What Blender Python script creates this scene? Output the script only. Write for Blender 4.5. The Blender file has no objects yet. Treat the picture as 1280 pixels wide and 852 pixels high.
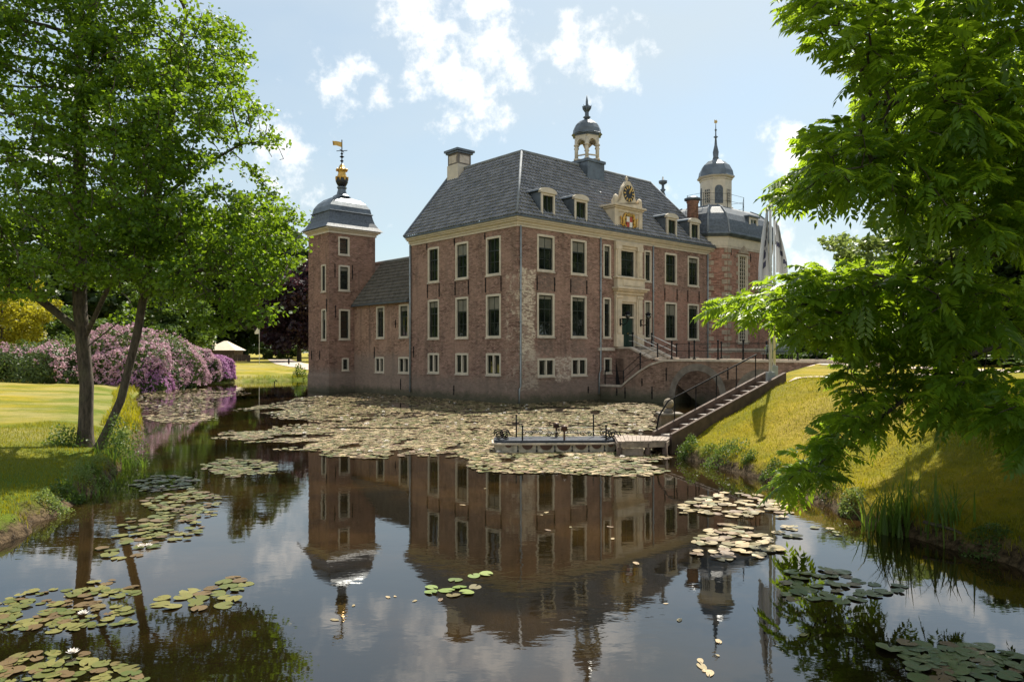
import bpy, bmesh, math, random
import numpy as np
from mathutils import Vector, Matrix
R = math.radians
random.seed(7)
rng = np.random.default_rng(11)
sc = bpy.context.scene
col = sc.collection

# ------------------------------------------------------------ camera, sky, sun, exposure
F = 926.0; CZ = 3.18; HZ = 440.0
cam = bpy.data.cameras.new('camera'); co = bpy.data.objects.new('camera', cam); col.objects.link(co)
co.location = (0, 0, CZ); co.rotation_euler = (R(90), 0, 0)
cam.sensor_width = 36; cam.lens = 36 * F / 1280; cam.shift_y = (HZ - 426) / 1280
cam.clip_end = 4000; cam.clip_start = 0.1
sc.camera = co
SUN_EL = R(57); SUN_AZ = R(22)          # clockwise from +Y
S = Vector((math.sin(SUN_AZ) * math.cos(SUN_EL), math.cos(SUN_AZ) * math.cos(SUN_EL), math.sin(SUN_EL)))
sl = bpy.data.lights.new('sun', 'SUN'); so = bpy.data.objects.new('sun', sl); col.objects.link(so)
sl.energy = 5.0; sl.angle = R(.5); sl.color = (1, .93, .80)
so.rotation_euler = (-S).to_track_quat('-Z', 'Y').to_euler(); so.location = (10, 60, 80)
w = bpy.data.worlds.new('World'); sc.world = w; w.use_nodes = True
nt = w.node_tree; N = nt.nodes; L = nt.links
bg = N['Background']; bg.inputs[1].default_value = .088
sky = N.new('ShaderNodeTexSky'); sky.sky_type = 'NISHITA'; sky.sun_disc = False
sky.sun_elevation = SUN_EL; sky.sun_rotation = SUN_AZ; sky.air_density = 1.0; sky.dust_density = 1.6; sky.ozone_density = 1.6
tc = N.new('ShaderNodeTexCoord')
def dirpx(px, py): return Vector(((px - 640) / F, 1, (HZ - py) / F)).normalized()
def wnode(t, **k):
    n = N.new(t)
    for a, b in k.items(): setattr(n, a, b)
    return n
def math_(op, a, b=None, c=None):
    n = wnode('ShaderNodeMath', operation=op)
    for i, v in enumerate((a, b, c)):
        if v is None: continue
        if isinstance(v, (int, float)): n.inputs[i].default_value = v
        else: L.new(v, n.inputs[i])
    return n.outputs[0]
# cumulus clouds: soft spots on the sky sphere whose outline is broken up by noise
nz = wnode('ShaderNodeTexNoise'); nz.inputs['Scale'].default_value = 13; nz.inputs['Detail'].default_value = 10; nz.inputs['Roughness'].default_value = .66
nz2 = wnode('ShaderNodeTexNoise'); nz2.inputs['Scale'].default_value = 26; nz2.inputs['Detail'].default_value = 6
L.new(tc.outputs['Generated'], nz.inputs[0]); L.new(tc.outputs['Generated'], nz2.inputs[0])
clouds = [(595, 62, .062, 1), (540, 75, .045, .9), (640, 70, .05, .9), (632, 98, .03, .75), (520, 12, .045, .85), (590, 5, .05, .9),
          (715, 50, .036, .9), (752, 70, .042, .85), (785, 74, .022, .8),
          (432, 96, .028, .9), (418, 106, .026, .85), (475, 125, .02, .5), (345, 178, .038, .95), (325, 172, .03, .8), (372, 184, .018, .7),
          (995, 190, .026, .9), (1150, 270, .07, .7), (1180, 150, .06, .5), (60, 200, .1, .45), (995, 320, .05, .4),
          (520, -260, .12, .8),
          # unseen broken cloud, added overhead and behind the camera to fill shaded walls
          ((.5, -.8, .5), 0, .5, 1), ((-.7, -.7, .6), 0, .5, 1), ((0, -1, .25), 0, .45, 1), ((.95, -.25, .3), 0, .35, .9), ((-.95, -.3, .35), 0, .35, .9), ((.1, -.4, .95), 0, .4, .8), ((-.9, .25, .75), 0, .25, .7)]
acc = None
for px, py, r, a in clouds:
    d = wnode('ShaderNodeVectorMath', operation='DISTANCE'); L.new(tc.outputs['Generated'], d.inputs[0]); d.inputs[1].default_value = dirpx(px, py) if not isinstance(px, tuple) else Vector(px).normalized()
    v = math_('MULTIPLY', math_('SUBTRACT', 1.0, math_('DIVIDE', d.outputs['Value'], r * (1.75 if r < .07 else 1.6))), a)
    acc = v if acc is None else math_('MAXIMUM', acc, v)
acc = math_('MAXIMUM', acc, -.6)
dens = math_('ADD', math_('MULTIPLY', acc, .85), math_('MULTIPLY', math_('SUBTRACT', nz.outputs[0], .5), 3.6))
dens = math_('ADD', dens, math_('MULTIPLY', math_('SUBTRACT', nz2.outputs[0], .5), 1.1))
mr = wnode('ShaderNodeMapRange', interpolation_type='SMOOTHSTEP'); L.new(dens, mr.inputs[0]); mr.inputs[1].default_value = .12; mr.inputs[2].default_value = 1.2
# thin veil of high cloud
nz3 = wnode('ShaderNodeTexNoise'); nz3.inputs['Scale'].default_value = 2.4; nz3.inputs['Detail'].default_value = 5
mp = wnode('ShaderNodeMapping'); mp.inputs['Scale'].default_value = (1, 1, 2.2); mp.inputs['Location'].default_value = (.4, 0, .3); L.new(tc.outputs['Generated'], mp.inputs[0]); L.new(mp.outputs[0], nz3.inputs[0])
veil = wnode('ShaderNodeMapRange'); L.new(nz3.outputs[0], veil.inputs[0]); veil.inputs[1].default_value = .32; veil.inputs[2].default_value = .68; veil.inputs[3].default_value = .15; veil.inputs[4].default_value = .75
SKYC = (4.6, 5.3, 5.7, 1)
mx0 = wnode('ShaderNodeMix', data_type='RGBA'); L.new(veil.outputs[0], mx0.inputs[0]); tint = wnode('ShaderNodeMix', data_type='RGBA', blend_type='MULTIPLY'); tint.inputs[0].default_value = 1; tint.inputs[7].default_value = (.93, 1.0, .93, 1); L.new(sky.outputs[0], tint.inputs[6]); L.new(tint.outputs[2], mx0.inputs[6]); mx0.inputs[7].default_value = SKYC
mx1 = wnode('ShaderNodeMix', data_type='RGBA'); L.new(math_('MULTIPLY', mr.outputs[0], .93), mx1.inputs[0]); L.new(mx0.outputs[2], mx1.inputs[6]); mx1.inputs[7].default_value = (9.6, 9.4, 9.0, 1)
L.new(mx1.outputs[2], bg.inputs[0])
sc.render.engine = 'CYCLES'
sc.cycles.max_bounces = 8; sc.cycles.transparent_max_bounces = 8
vs = sc.view_settings; vs.view_transform = 'Standard'; vs.look = 'None'; vs.exposure = 0.78; vs.gamma = 1; vs.use_curve_mapping = False

# ------------------------------------------------------------ materials
def newmat(name):
    m = bpy.data.materials.new(name); m.use_nodes = True
    nt = m.node_tree; return m, nt, nt.nodes, nt.links, nt.nodes['Principled BSDF']
def noise(nt, coord, scale, detail=4, rough=.55):
    n = nt.nodes.new('ShaderNodeTexNoise'); n.inputs['Scale'].default_value = scale; n.inputs['Detail'].default_value = detail; n.inputs['Roughness'].default_value = rough
    nt.links.new(coord, n.inputs['Vector']); return n.outputs[0]
def mixc(nt, f, a, b, mode='MIX'):
    n = nt.nodes.new('ShaderNodeMix'); n.data_type = 'RGBA'; n.blend_type = mode
    for i, v in ((0, f), (6, a), (7, b)):
        if hasattr(v, 'links'): nt.links.new(v, n.inputs[i])
        elif i == 0: n.inputs[0].default_value = v
        else: n.inputs[i].default_value = (*v, 1) if len(v) == 3 else v
    return n.outputs[2]
def mrange(nt, v, a, b, c=0, d=1, smooth=True):
    n = nt.nodes.new('ShaderNodeMapRange')
    if smooth: n.interpolation_type = 'SMOOTHSTEP'
    nt.links.new(v, n.inputs[0])
    for i, x in zip((1, 2, 3, 4), (a, b, c, d)): n.inputs[i].default_value = x
    return n.outputs[0]
def mmath(nt, op, a, b=None):
    n = nt.nodes.new('ShaderNodeMath'); n.operation = op
    for i, v in enumerate((a, b)):
        if v is None: continue
        if hasattr(v, 'links'): nt.links.new(v, n.inputs[i])
        else: n.inputs[i].default_value = v
    return n.outputs[0]
def coords(nt, which='Object'):
    return nt.nodes.new('ShaderNodeTexCoord').outputs[which]
def bump(nt, h, strength, dist, bsdf):
    b = nt.nodes.new('ShaderNodeBump'); b.inputs['Strength'].default_value = strength; b.inputs['Distance'].default_value = dist
    nt.links.new(h, b.inputs['Height']); nt.links.new(b.outputs[0], bsdf.inputs['Normal'])
def plain(name, c, rough=.6, var=.25, scale=3., metal=0, bm=0.0, spec=.5):
    m, nt, n, l, b = newmat(name)
    o = coords(nt); f = noise(nt, o, scale, 6, .65)
    f = mrange(nt, f, .3, .7)
    l.new(mixc(nt, f, tuple(x * (1 - var) for x in c), tuple(min(1, x * (1 + var)) for x in c)), b.inputs['Base Color'])
    l.new(mrange(nt, noise(nt, o, scale * 4, 3), .3, .7, rough * .85, min(1, rough * 1.15)), b.inputs['Roughness'])
    b.inputs['Metallic'].default_value = metal; b.inputs['Specular IOR Level'].default_value = spec
    if bm: bump(nt, noise(nt, o, scale * 8, 5), bm, .02, b)
    return m
def brick(name, c1, c2, mortar, wear_and_glow=(), plinth=None, off=(0, 0)):
    """weather: list of (u0,u1,v0,v1,z0,z1,colour) worn areas and painted glow with ragged edges"""
    m, nt, n, l, b = newmat(name)
    o = coords(nt); uv = coords(nt, 'UV')
    t = n.new('ShaderNodeTexBrick'); l.new(uv, t.inputs['Vector'])
    t.inputs['Scale'].default_value = 1; t.inputs['Brick Width'].default_value = .26; t.inputs['Row Height'].default_value = .085
    t.inputs['Mortar Size'].default_value = .012; t.inputs['Bias'].default_value = -.1
    t.inputs['Color1'].default_value = (*c1, 1); t.inputs['Color2'].default_value = (*c2, 1); t.inputs['Mortar'].default_value = (*mortar, 1)
    c = t.outputs['Color']
    vo = n.new('ShaderNodeTexVoronoi'); vm = n.new('ShaderNodeMapping'); l.new(uv, vm.inputs[0]); vm.inputs['Scale'].default_value = (4.2, 12, 1); l.new(vm.outputs[0], vo.inputs['Vector']); vo.inputs['Scale'].default_value = 1
    vs_ = n.new('ShaderNodeSeparateXYZ'); l.new(vo.outputs['Color'], vs_.inputs[0])
    c = mixc(nt, mmath(nt, 'MULTIPLY', mrange(nt, vs_.outputs[0], .45, 1.0, smooth=False), .8), c, tuple(x * .45 for x in c1))
    c = mixc(nt, mmath(nt, 'MULTIPLY', mrange(nt, vs_.outputs[1], .55, 1.0, smooth=False), .75), c, tuple(min(1, x * 1.3 + .06) for x in c2))
    # coarse brick-to-brick blotches
    f = mrange(nt, noise(nt, o, 5.5, 6, .75), .35, .7); c = mixc(nt, mmath(nt, 'MULTIPLY', f, .5), c, tuple(x * .62 for x in c1))
    f = mrange(nt, noise(nt, o, .55, 5, .6), .42, .66); c = mixc(nt, mmath(nt, 'MULTIPLY', f, .55), c, tuple((x * 1.25 + y * .5) / 1.5 for x, y in zip(c2, mortar)))
    st = n.new('ShaderNodeMapping'); l.new(o, st.inputs[0]); st.inputs['Scale'].default_value = (1.3, 1.3, .16)
    f = mrange(nt, noise(nt, st.outputs[0], 1.2, 6, .65), .48, .72); c = mixc(nt, mmath(nt, 'MULTIPLY', f, .6), c, (.10, .075, .06))
    sep = n.new('ShaderNodeSeparateXYZ'); l.new(o, sep.inputs[0])
    jag = noise(nt, o, 1.7, 6, .7); jag2 = noise(nt, o, 9, 3)
    if plinth:
        z, pc, amt = plinth
        zz = mmath(nt, 'ADD', sep.outputs[2], mmath(nt, 'MULTIPLY', mmath(nt, 'SUBTRACT', jag, .5), 1.1))
        f = mrange(nt, zz, z + .5, z - .5); c = mixc(nt, mmath(nt, 'MULTIPLY', f, amt), c, pc)
        f = mrange(nt, zz, .75, .1); c = mixc(nt, mmath(nt, 'MULTIPLY', f, .8), c, (.06, .065, .035))
    for (a0, a1, b0, b1, z0, z1, pc, amt) in wear_and_glow:
        a0, a1, b0, b1 = a0 - off[0], a1 - off[0], b0 - off[1], b1 - off[1]
        j = mmath(nt, 'MULTIPLY', mmath(nt, 'SUBTRACT', jag, .5), 1.3)
        f = None
        for k, lo, hi in ((0, a0, a1), (1, b0, b1), (2, z0, z1)):
            v = mmath(nt, 'ADD', sep.outputs[k], j) if k != 2 else mmath(nt, 'ADD', sep.outputs[k], j)
            g = mmath(nt, 'MULTIPLY', mrange(nt, v, lo - .12, lo + .12), mrange(nt, v, hi + .12, hi - .12))
            f = g if f is None else mmath(nt, 'MULTIPLY', f, g)
        f = mmath(nt, 'MULTIPLY', f, mrange(nt, vs_.outputs[2], .25, .6, .25, 1)); f = mmath(nt, 'MULTIPLY', f, mrange(nt, jag2, .36, .5, .4, 1))
        c = mixc(nt, mmath(nt, 'MULTIPLY', f, amt), c, pc)
    l.new(c, b.inputs['Base Color']); b.inputs['Roughness'].default_value = .88; b.inputs['Specular IOR Level'].default_value = .25
    h = mmath(nt, 'ADD', t.outputs['Fac'], mmath(nt, 'MULTIPLY', noise(nt, o, 30, 3), -.6))
    bb = n.new('ShaderNodeBump'); bb.invert = True; bb.inputs['Strength'].default_value = .5; bb.inputs['Distance'].default_value = .015
    l.new(h, bb.inputs['Height']); l.new(bb.outputs[0], b.inputs['Normal'])
    return m
M = {}
B1, B2, MO = (.190, .102, .077), (.292, .167, .124), (.35, .275, .215)
M['brick_house'] = brick('house brick', B1, B2, MO, off=(10.2, 5.85), plinth=(1.5, (.20, .16, .13), .6), wear_and_glow=[
    (.1, 1.45, -1.2, 1.2, 2.6, 8.3, (.62, .52, .40), 1.), (.1, 1.8, -1.2, 1.2, .9, 3.2, (.46, .38, .30), .7), (3.3, 4.7, -1.2, 1.2, 1.4, 2.9, (.60, .50, .40), .85), (1.75, 3.1, -1.2, 1.2, 7.0, 8.3, (.13, .105, .09), .65), (4.75, 6.1, -1.2, 1.2, 7.0, 8.3, (.13, .105, .09), .65), (1.75, 3.1, -1.2, 1.2, 3.0, 4.2, (.15, .125, .105), .5), (4.75, 6.1, -1.2, 1.2, 3.0, 4.2, (.15, .125, .105), .5), (12.9, 20, -.6, .6, 2.5, 7.8, (.36, .19, .14), .6)])  # last area paints the lit path's reflected glow onto the brick
M['brick_wing'] = brick('wing brick', (.25, .135, .09), (.36, .205, .14), (.42, .33, .25), off=(4, 15.7), plinth=(3.0, (.24, .19, .155), .65), wear_and_glow=[(-9, 9, -9, 9, 3.4, 6.6, (.46, .35, .28), .4)])
M['brick_tower'] = brick('tower brick', (.185, .094, .068), (.285, .152, .108), (.33, .25, .19), off=((-2.27 + 1.94) / 2, 21.45), plinth=(1.8, (.24, .20, .165), .6), wear_and_glow=[(.9, 2.0, -9, 9, 7.6, 10.6, (.48, .42, .36), .55)])
M['brick_pavilion'] = brick('pavilion brick', (.27, .12, .08), (.38, .175, .115), (.36, .29, .24), plinth=(2.2, (.24, .18, .15), .5))
M['brick_bridge'] = brick('bridge brick', (.19, .11, .08), (.28, .17, .125), (.32, .26, .20), plinth=(.7, (.17, .15, .115), .8))
M['brick_stair'] = brick('stair brick', (.20, .12, .09), (.29, .18, .135), (.34, .28, .22))
M['cream'] = plain('cream painted wood', (.56, .49, .385), .55, .1, 2.5)
M['stone'] = plain('cream sandstone', (.56, .47, .345), .75, .16, 1.8, bm=.2)
M['greystone'] = plain('weathered bluestone', (.17, .145, .12), .8, .3, 2.5, bm=.3)
M['bandstone'] = plain('warm weathered sandstone', (.33, .26, .19), .8, .3, 3, bm=.2)
M['balls'] = plain('lichened sandstone', (.27, .22, .16), .85, .4, 9, bm=.3)
M['coping'] = plain('pale coping stone', (.48, .41, .33), .75, .25, 2.5, bm=.2)
M['lead'] = plain('lead sheet', (.105, .125, .145), .42, .3, 1.6, metal=.35, bm=.12)
M['slate'] = plain('roof slate', (.075, .09, .11), .62, .4, 6, bm=.3)
M['leadpale'] = plain('pale lead flashing', (.20, .215, .23), .85, .2, 2, metal=.1)
M['iron'] = plain('black iron', (.010, .010, .011), .8, .3, 6, spec=.2)
M['gold'] = plain('gilding', (.55, .33, .08), .38, .2, 12, metal=.7)
M['goldpaint'] = plain('gold paint', (.62, .40, .10), .5, .25, 12)
M['red'] = plain('red enamel', (.38, .06, .03), .5, .2, 8)
M['white'] = plain('white paint', (.74, .70, .62), .5, .08, 3)
M['black'] = plain('black paint', (.012, .013, .016), .45, .2, 5)
M['sash'] = plain('dark green sash paint', (.016, .024, .020), .4, .2, 5)
M['door'] = plain('dark green door paint', (.014, .035, .028), .35, .2, 4)
M['zinc'] = plain('zinc pipe', (.27, .30, .31), .5, .2, 3, metal=.3)
M['steel'] = plain('pale handrail metal', (.55, .54, .52), .4, .1, 5, metal=.3)
M['deckwood'] = plain('weathered deck wood', (.27, .215, .175), .8, .3, 6, bm=.3)
M['darkwood'] = plain('dark timber', (.085, .055, .04), .8, .35, 4, bm=.3)
M['tread'] = plain('stair tread', (.42, .37, .33), .8, .2, 4, bm=.2)
M['sand'] = plain('sandy gravel', (.46, .37, .30), .95, .18, 1.5, bm=.4)
M['boatnavy'] = plain('navy boat paint', (.02, .028, .045), .45, .3, 4)
M['boatbrown'] = plain('red brown paint', (.075, .032, .02), .5, .3, 6)
M['benchgreen'] = plain('grey green bench paint', (.13, .17, .16), .55, .2, 4)
M['canvas'] = plain('cream roof cladding', (.68, .58, .46), .8, .08, 1)
M['hull'] = plain('scuffed cream hull paint', (.42, .37, .29), .6, .35, 5, bm=.1)
M['blind'] = plain('linen blind', (.16, .15, .115), .5, .2, 2)
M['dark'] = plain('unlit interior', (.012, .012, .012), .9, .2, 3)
M['bark'] = None
def barkmat(name, c):
    m, nt, n, l, b = newmat(name)
    o = coords(nt); mpn = n.new('ShaderNodeMapping'); l.new(o, mpn.inputs[0]); mpn.inputs['Scale'].default_value = (1, 1, .25)
    h = noise(nt, mpn.outputs[0], 16, 6, .7); h2 = noise(nt, o, 1.6, 4)
    c0 = mixc(nt, mrange(nt, h, .35, .65), tuple(x * .45 for x in c), tuple(x * 1.35 for x in c))
    c0 = mixc(nt, mmath(nt, 'MULTIPLY', mrange(nt, h2, .5, .7), .4), c0, (.10, .11, .05))
    l.new(c0, b.inputs['Base Color']); b.inputs['Roughness'].default_value = .92
    bump(nt, h, .9, .05, b); return m
M['bark'] = barkmat('tree bark', (.085, .065, .048))
M['barkdark'] = barkmat('dark bark', (.07, .055, .042))
def leafmat(name, a, bcol, trans, tr=.5, gloss=.45):
    m, nt, n, l, b = newmat(name)
    at = n.new('ShaderNodeAttribute'); at.attribute_name = 'tone'
    c = mixc(nt, at.outputs['Fac'], a, bcol)
    l.new(c, b.inputs['Base Color']); b.inputs['Roughness'].default_value = gloss; b.inputs['Specular IOR Level'].default_value = .35
    t = n.new('ShaderNodeBsdfTranslucent'); l.new(mixc(nt, at.outputs['Fac'], tuple(x * .75 for x in trans), trans), t.inputs[0])
    ms = n.new('ShaderNodeMixShader'); ms.inputs[0].default_value = tr
    l.new(b.outputs[0], ms.inputs[1]); l.new(t.outputs[0], ms.inputs[2]); l.new(ms.outputs[0], n['Material Output'].inputs[0])
    return m
M['leaf_alder'] = leafmat('alder leaf', (.035, .085, .010), (.09, .175, .014), (.29, .45, .018), .45)
M['leaf_wingnut'] = leafmat('compound leaf', (.035, .085, .010), (.10, .19, .016), (.42, .60, .025), .52, .38)
M['leaf_dark'] = leafmat('dark tree leaf', (.022, .045, .014), (.05, .085, .022), (.09, .15, .02), .3)
M['leaf_mid'] = leafmat('mid green leaf', (.045, .085, .02), (.085, .14, .03), (.16, .25, .03), .4)
M['leaf_pale'] = leafmat('pale green leaf', (.10, .15, .045), (.17, .23, .07), (.30, .38, .08), .45)
M['leaf_yellow'] = leafmat('yellow leaf', (.20, .20, .02), (.34, .32, .03), (.55, .50, .03), .5)
M['leaf_purple'] = leafmat('copper leaf', (.022, .014, .020), (.05, .028, .036), (.10, .04, .05), .3)
M['leaf_rhodo'] = leafmat('rhododendron leaf', (.03, .055, .014), (.10, .15, .045), (.18, .25, .04), .35)
M['petal'] = leafmat('pink mauve petal', (.36, .16, .25), (.74, .50, .55), (.5, .32, .36), .35, .6)
M['petal_purple'] = leafmat('purple petal', (.36, .14, .33), (.60, .33, .52), (.45, .2, .4), .35, .6)
M['reed'] = leafmat('iris blade', (.05, .10, .018), (.10, .17, .03), (.22, .34, .03), .4)
M['grass'] = leafmat('grass blade', (.10, .14, .006), (.29, .235, .010), (.46, .41, .008), .45, .6)
M['petal_white'] = leafmat('white water lily petal', (.78, .74, .70), (.85, .80, .76), (.7, .66, .6), .3, .5)
M['flag'] = leafmat('white flag cloth', (.6, .61, .64), (.6, .61, .64), (.5, .5, .52), .35, .8)
M['flagink'] = leafmat('dark flag print', (.06, .065, .12), (.06, .065, .12), (.1, .1, .16), .3, .8)
def padmat(name, a, b_, sp):
    m, nt, n, l, b = newmat(name)
    oi = n.new('ShaderNodeObjectInfo'); at = n.new('ShaderNodeAttribute'); at.attribute_name = 'tone'
    o = coords(nt)
    f = mmath(nt, 'FRACT', mmath(nt, 'ADD', oi.outputs['Random'], at.outputs['Fac']))
    c = mixc(nt, f, a, b_)
    g = mmath(nt, 'FRACT', mmath(nt, 'MULTIPLY', f, 17.3)); c = mixc(nt, mmath(nt, 'MULTIPLY', mrange(nt, g, .72, .8), .7), c, (.11, .055, .035)); c = mixc(nt, mmath(nt, 'MULTIPLY', mrange(nt, g, .22, .14), .6), c, (.06, .085, .02))
    c = mixc(nt, mmath(nt, 'MULTIPLY', mrange(nt, noise(nt, o, 2.2, 4), .5, .72), .6), c, (.12, .07, .03))
    l.new(c, b.inputs['Base Color']); l.new(mrange(nt, noise(nt, o, 6, 3), .3, .7, .28, .5), b.inputs['Roughness']); b.inputs['Specular IOR Level'].default_value = sp
    return m
M['pad_olive'] = padmat('olive lily pad', (.075, .09, .02), (.18, .165, .05), .45)
M['pad_green'] = padmat('fresh green lily pad', (.13, .19, .04), (.20, .25, .06), .5)
M['pad_grey'] = padmat('deep green lily pad', (.055, .085, .045), (.10, .125, .06), .7)  # darker, greyer green than the other pads
M['pad_beige'] = padmat('beige lily pad', (.15, .125, .045), (.46, .34, .19), .6)  # beige for older leaves, with glancing sky sheen painted in
def glassmat():
    m, nt, n, l, b = newmat('old window glass')
    o = coords(nt)
    c = mixc(nt, mrange(nt, noise(nt, o, .9, 3), .4, .65), (.006, .008, .007), (.022, .028, .02))
    l.new(c, b.inputs['Base Color']); b.inputs['Roughness'].default_value = .04; b.inputs['IOR'].default_value = 1.75
    bump(nt, noise(nt, o, 1.7, 2), .3, .02, b); return m
M['glass'] = glassmat()
def tilemat():
    m, nt, n, l, b = newmat('blue glazed pantile')
    o = coords(nt); at = n.new('ShaderNodeAttribute'); at.attribute_name = 'tone'
    c = mixc(nt, at.outputs['Fac'], (.020, .024, .034), (.135, .135, .152))
    c = mixc(nt, mmath(nt, 'MULTIPLY', mrange(nt, noise(nt, o, 1.1, 6, .7), .52, .72), .55), c, (.09, .085, .055))
    l.new(c, b.inputs['Base Color']); l.new(mrange(nt, noise(nt, o, 7, 3), .3, .7, .24, .36), b.inputs['Roughness']); b.inputs['Specular IOR Level'].default_value = 1.0; b.inputs['Coat Weight'].default_value = .35; b.inputs['Coat Roughness'].default_value = .22
    return m
M['tile'] = tilemat()
M['tileold'] = plain('old mossy pantile', (.085, .075, .062), .6, .45, 3, bm=.2)
def groundmat():
    m, nt, n, l, b = newmat('lawn and soil')
    o = coords(nt); at = n.new('ShaderNodeAttribute'); at.attribute_name = 'shore'
    g = mixc(nt, mrange(nt, noise(nt, o, .35, 6, .6), .35, .68), (.16, .17, .006), (.37, .275, .010))
    g = mixc(nt, mmath(nt, 'MULTIPLY', mrange(nt, noise(nt, o, 2.6, 6, .7), .4, .72), .5), g, (.10, .115, .016))
    g = mixc(nt, mmath(nt, 'MULTIPLY', mrange(nt, noise(nt, o, 16, 5, .7), .45, .7), .55), g, (.20, .19, .045))
    f = mrange(nt, noise(nt, o, .16, 4, .6), .52, .68); g = mixc(nt, mmath(nt, 'MULTIPLY', f, .6), g, (.36, .27, .06))
    sx = n.new('ShaderNodeSeparateXYZ'); l.new(o, sx.inputs[0])
    wet_shade = mmath(nt, 'MULTIPLY', mrange(nt, mmath(nt, 'ADD', at.outputs['Fac'], mmath(nt, 'MULTIPLY', noise(nt, o, .5, 4), 4.)), 8.5, 3.0), mrange(nt, sx.outputs[0], -3., -5.))  # green of the shaded, wetter left bank, shade put into the colour
    g = mixc(nt, mmath(nt, 'MULTIPLY', wet_shade, .75), g, (.07, .13, .012))
    dry_sunlit = mmath(nt, 'MULTIPLY', mrange(nt, noise(nt, o, .22, 5, .65), .4, .62), mrange(nt, sx.outputs[0], -11., -15.))  # sunlit beige painted over the back lawn along with dry patches
    g = mixc(nt, mmath(nt, 'MULTIPLY', dry_sunlit, .6), g, (.36, .30, .12))
    soil = mixc(nt, mrange(nt, noise(nt, o, 6, 8, .75), .35, .65), (.022, .015, .008), (.17, .12, .07))
    d = mmath(nt, 'ADD', at.outputs['Fac'], mmath(nt, 'MULTIPLY', mmath(nt, 'SUBTRACT', noise(nt, o, 1.8, 5, .65), .5), .8))
    f = mrange(nt, d, .12, .36)
    c = mixc(nt, f, soil, g)
    f = mrange(nt, at.outputs['Fac'], -.15, -.6); c = mixc(nt, f, c, (.05, .032, .012))
    l.new(c, b.inputs['Base Color']); b.inputs['Roughness'].default_value = .95; b.inputs['Specular IOR Level'].default_value = .15
    bump(nt, mmath(nt, 'ADD', noise(nt, o, 22, 5, .7), mmath(nt, 'MULTIPLY', noise(nt, o, 5, 5, .7), 1.6)), .8, .09, b); return m
M['ground'] = groundmat()
def watermat():
    m, nt, n, l, b = newmat('dark pond water')
    o = coords(nt)
    c = mixc(nt, mrange(nt, noise(nt, o, .22, 5, .6), .42, .68), (.007, .005, .002), (.030, .017, .005))
    l.new(c, b.inputs['Base Color']); b.inputs['Roughness'].default_value = .018; b.inputs['IOR'].default_value = 1.78
    mpn = n.new('ShaderNodeMapping'); l.new(o, mpn.inputs[0]); mpn.inputs['Scale'].default_value = (1, 1.7, 1)
    patch = mrange(nt, noise(nt, o, .16, 3), .45, .65, .25, 1.0)
    h = mmath(nt, 'MULTIPLY', mmath(nt, 'ADD', noise(nt, mpn.outputs[0], 2.3, 3, .5), mmath(nt, 'MULTIPLY', noise(nt, mpn.outputs[0], 8, 2), .18)), patch)
    bump(nt, h, .075, .04, b); return m
M['water'] = watermat()

# ------------------------------------------------------------ object helpers
OFF = {}
def tag(o, label=None, cat=None, group=None, kind=None):
    if label: o['label'] = label
    if cat: o['category'] = cat
    if group: o['group'] = group
    if kind: o['kind'] = kind
    return o
HC = Vector((.34, 45.3, 0)); HA = math.atan2(.6653, .7466)
HM = Matrix.Translation(HC) @ Matrix.Rotation(HA, 4, 'Z')
def thing(name, label, cat, loc=(0, 0, 0), rz=0, group=None):
    o = bpy.data.objects.new(name, None); col.objects.link(o); o.empty_display_size = .3
    o.location = loc; o.rotation_euler = (0, 0, rz); tag(o, label, cat, group); return o
def hthing(name, label, cat, uvz, group=None):
    """a thing placed in the castle's own axes; its parts are built in those axes too"""
    o = thing(name, label, cat, HM @ Vector(uvz), HA, group); OFF[o.name] = Vector(uvz); return o
def root_of(o):
    while o.parent: o = o.parent
    return o
def link_mesh(name, me, mats, parent=None):
    o = bpy.data.objects.new(name, me); col.objects.link(o)
    for m in (mats if isinstance(mats, (list, tuple)) else [mats]): me.materials.append(m)
    if parent: o.parent = parent
    return o
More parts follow.
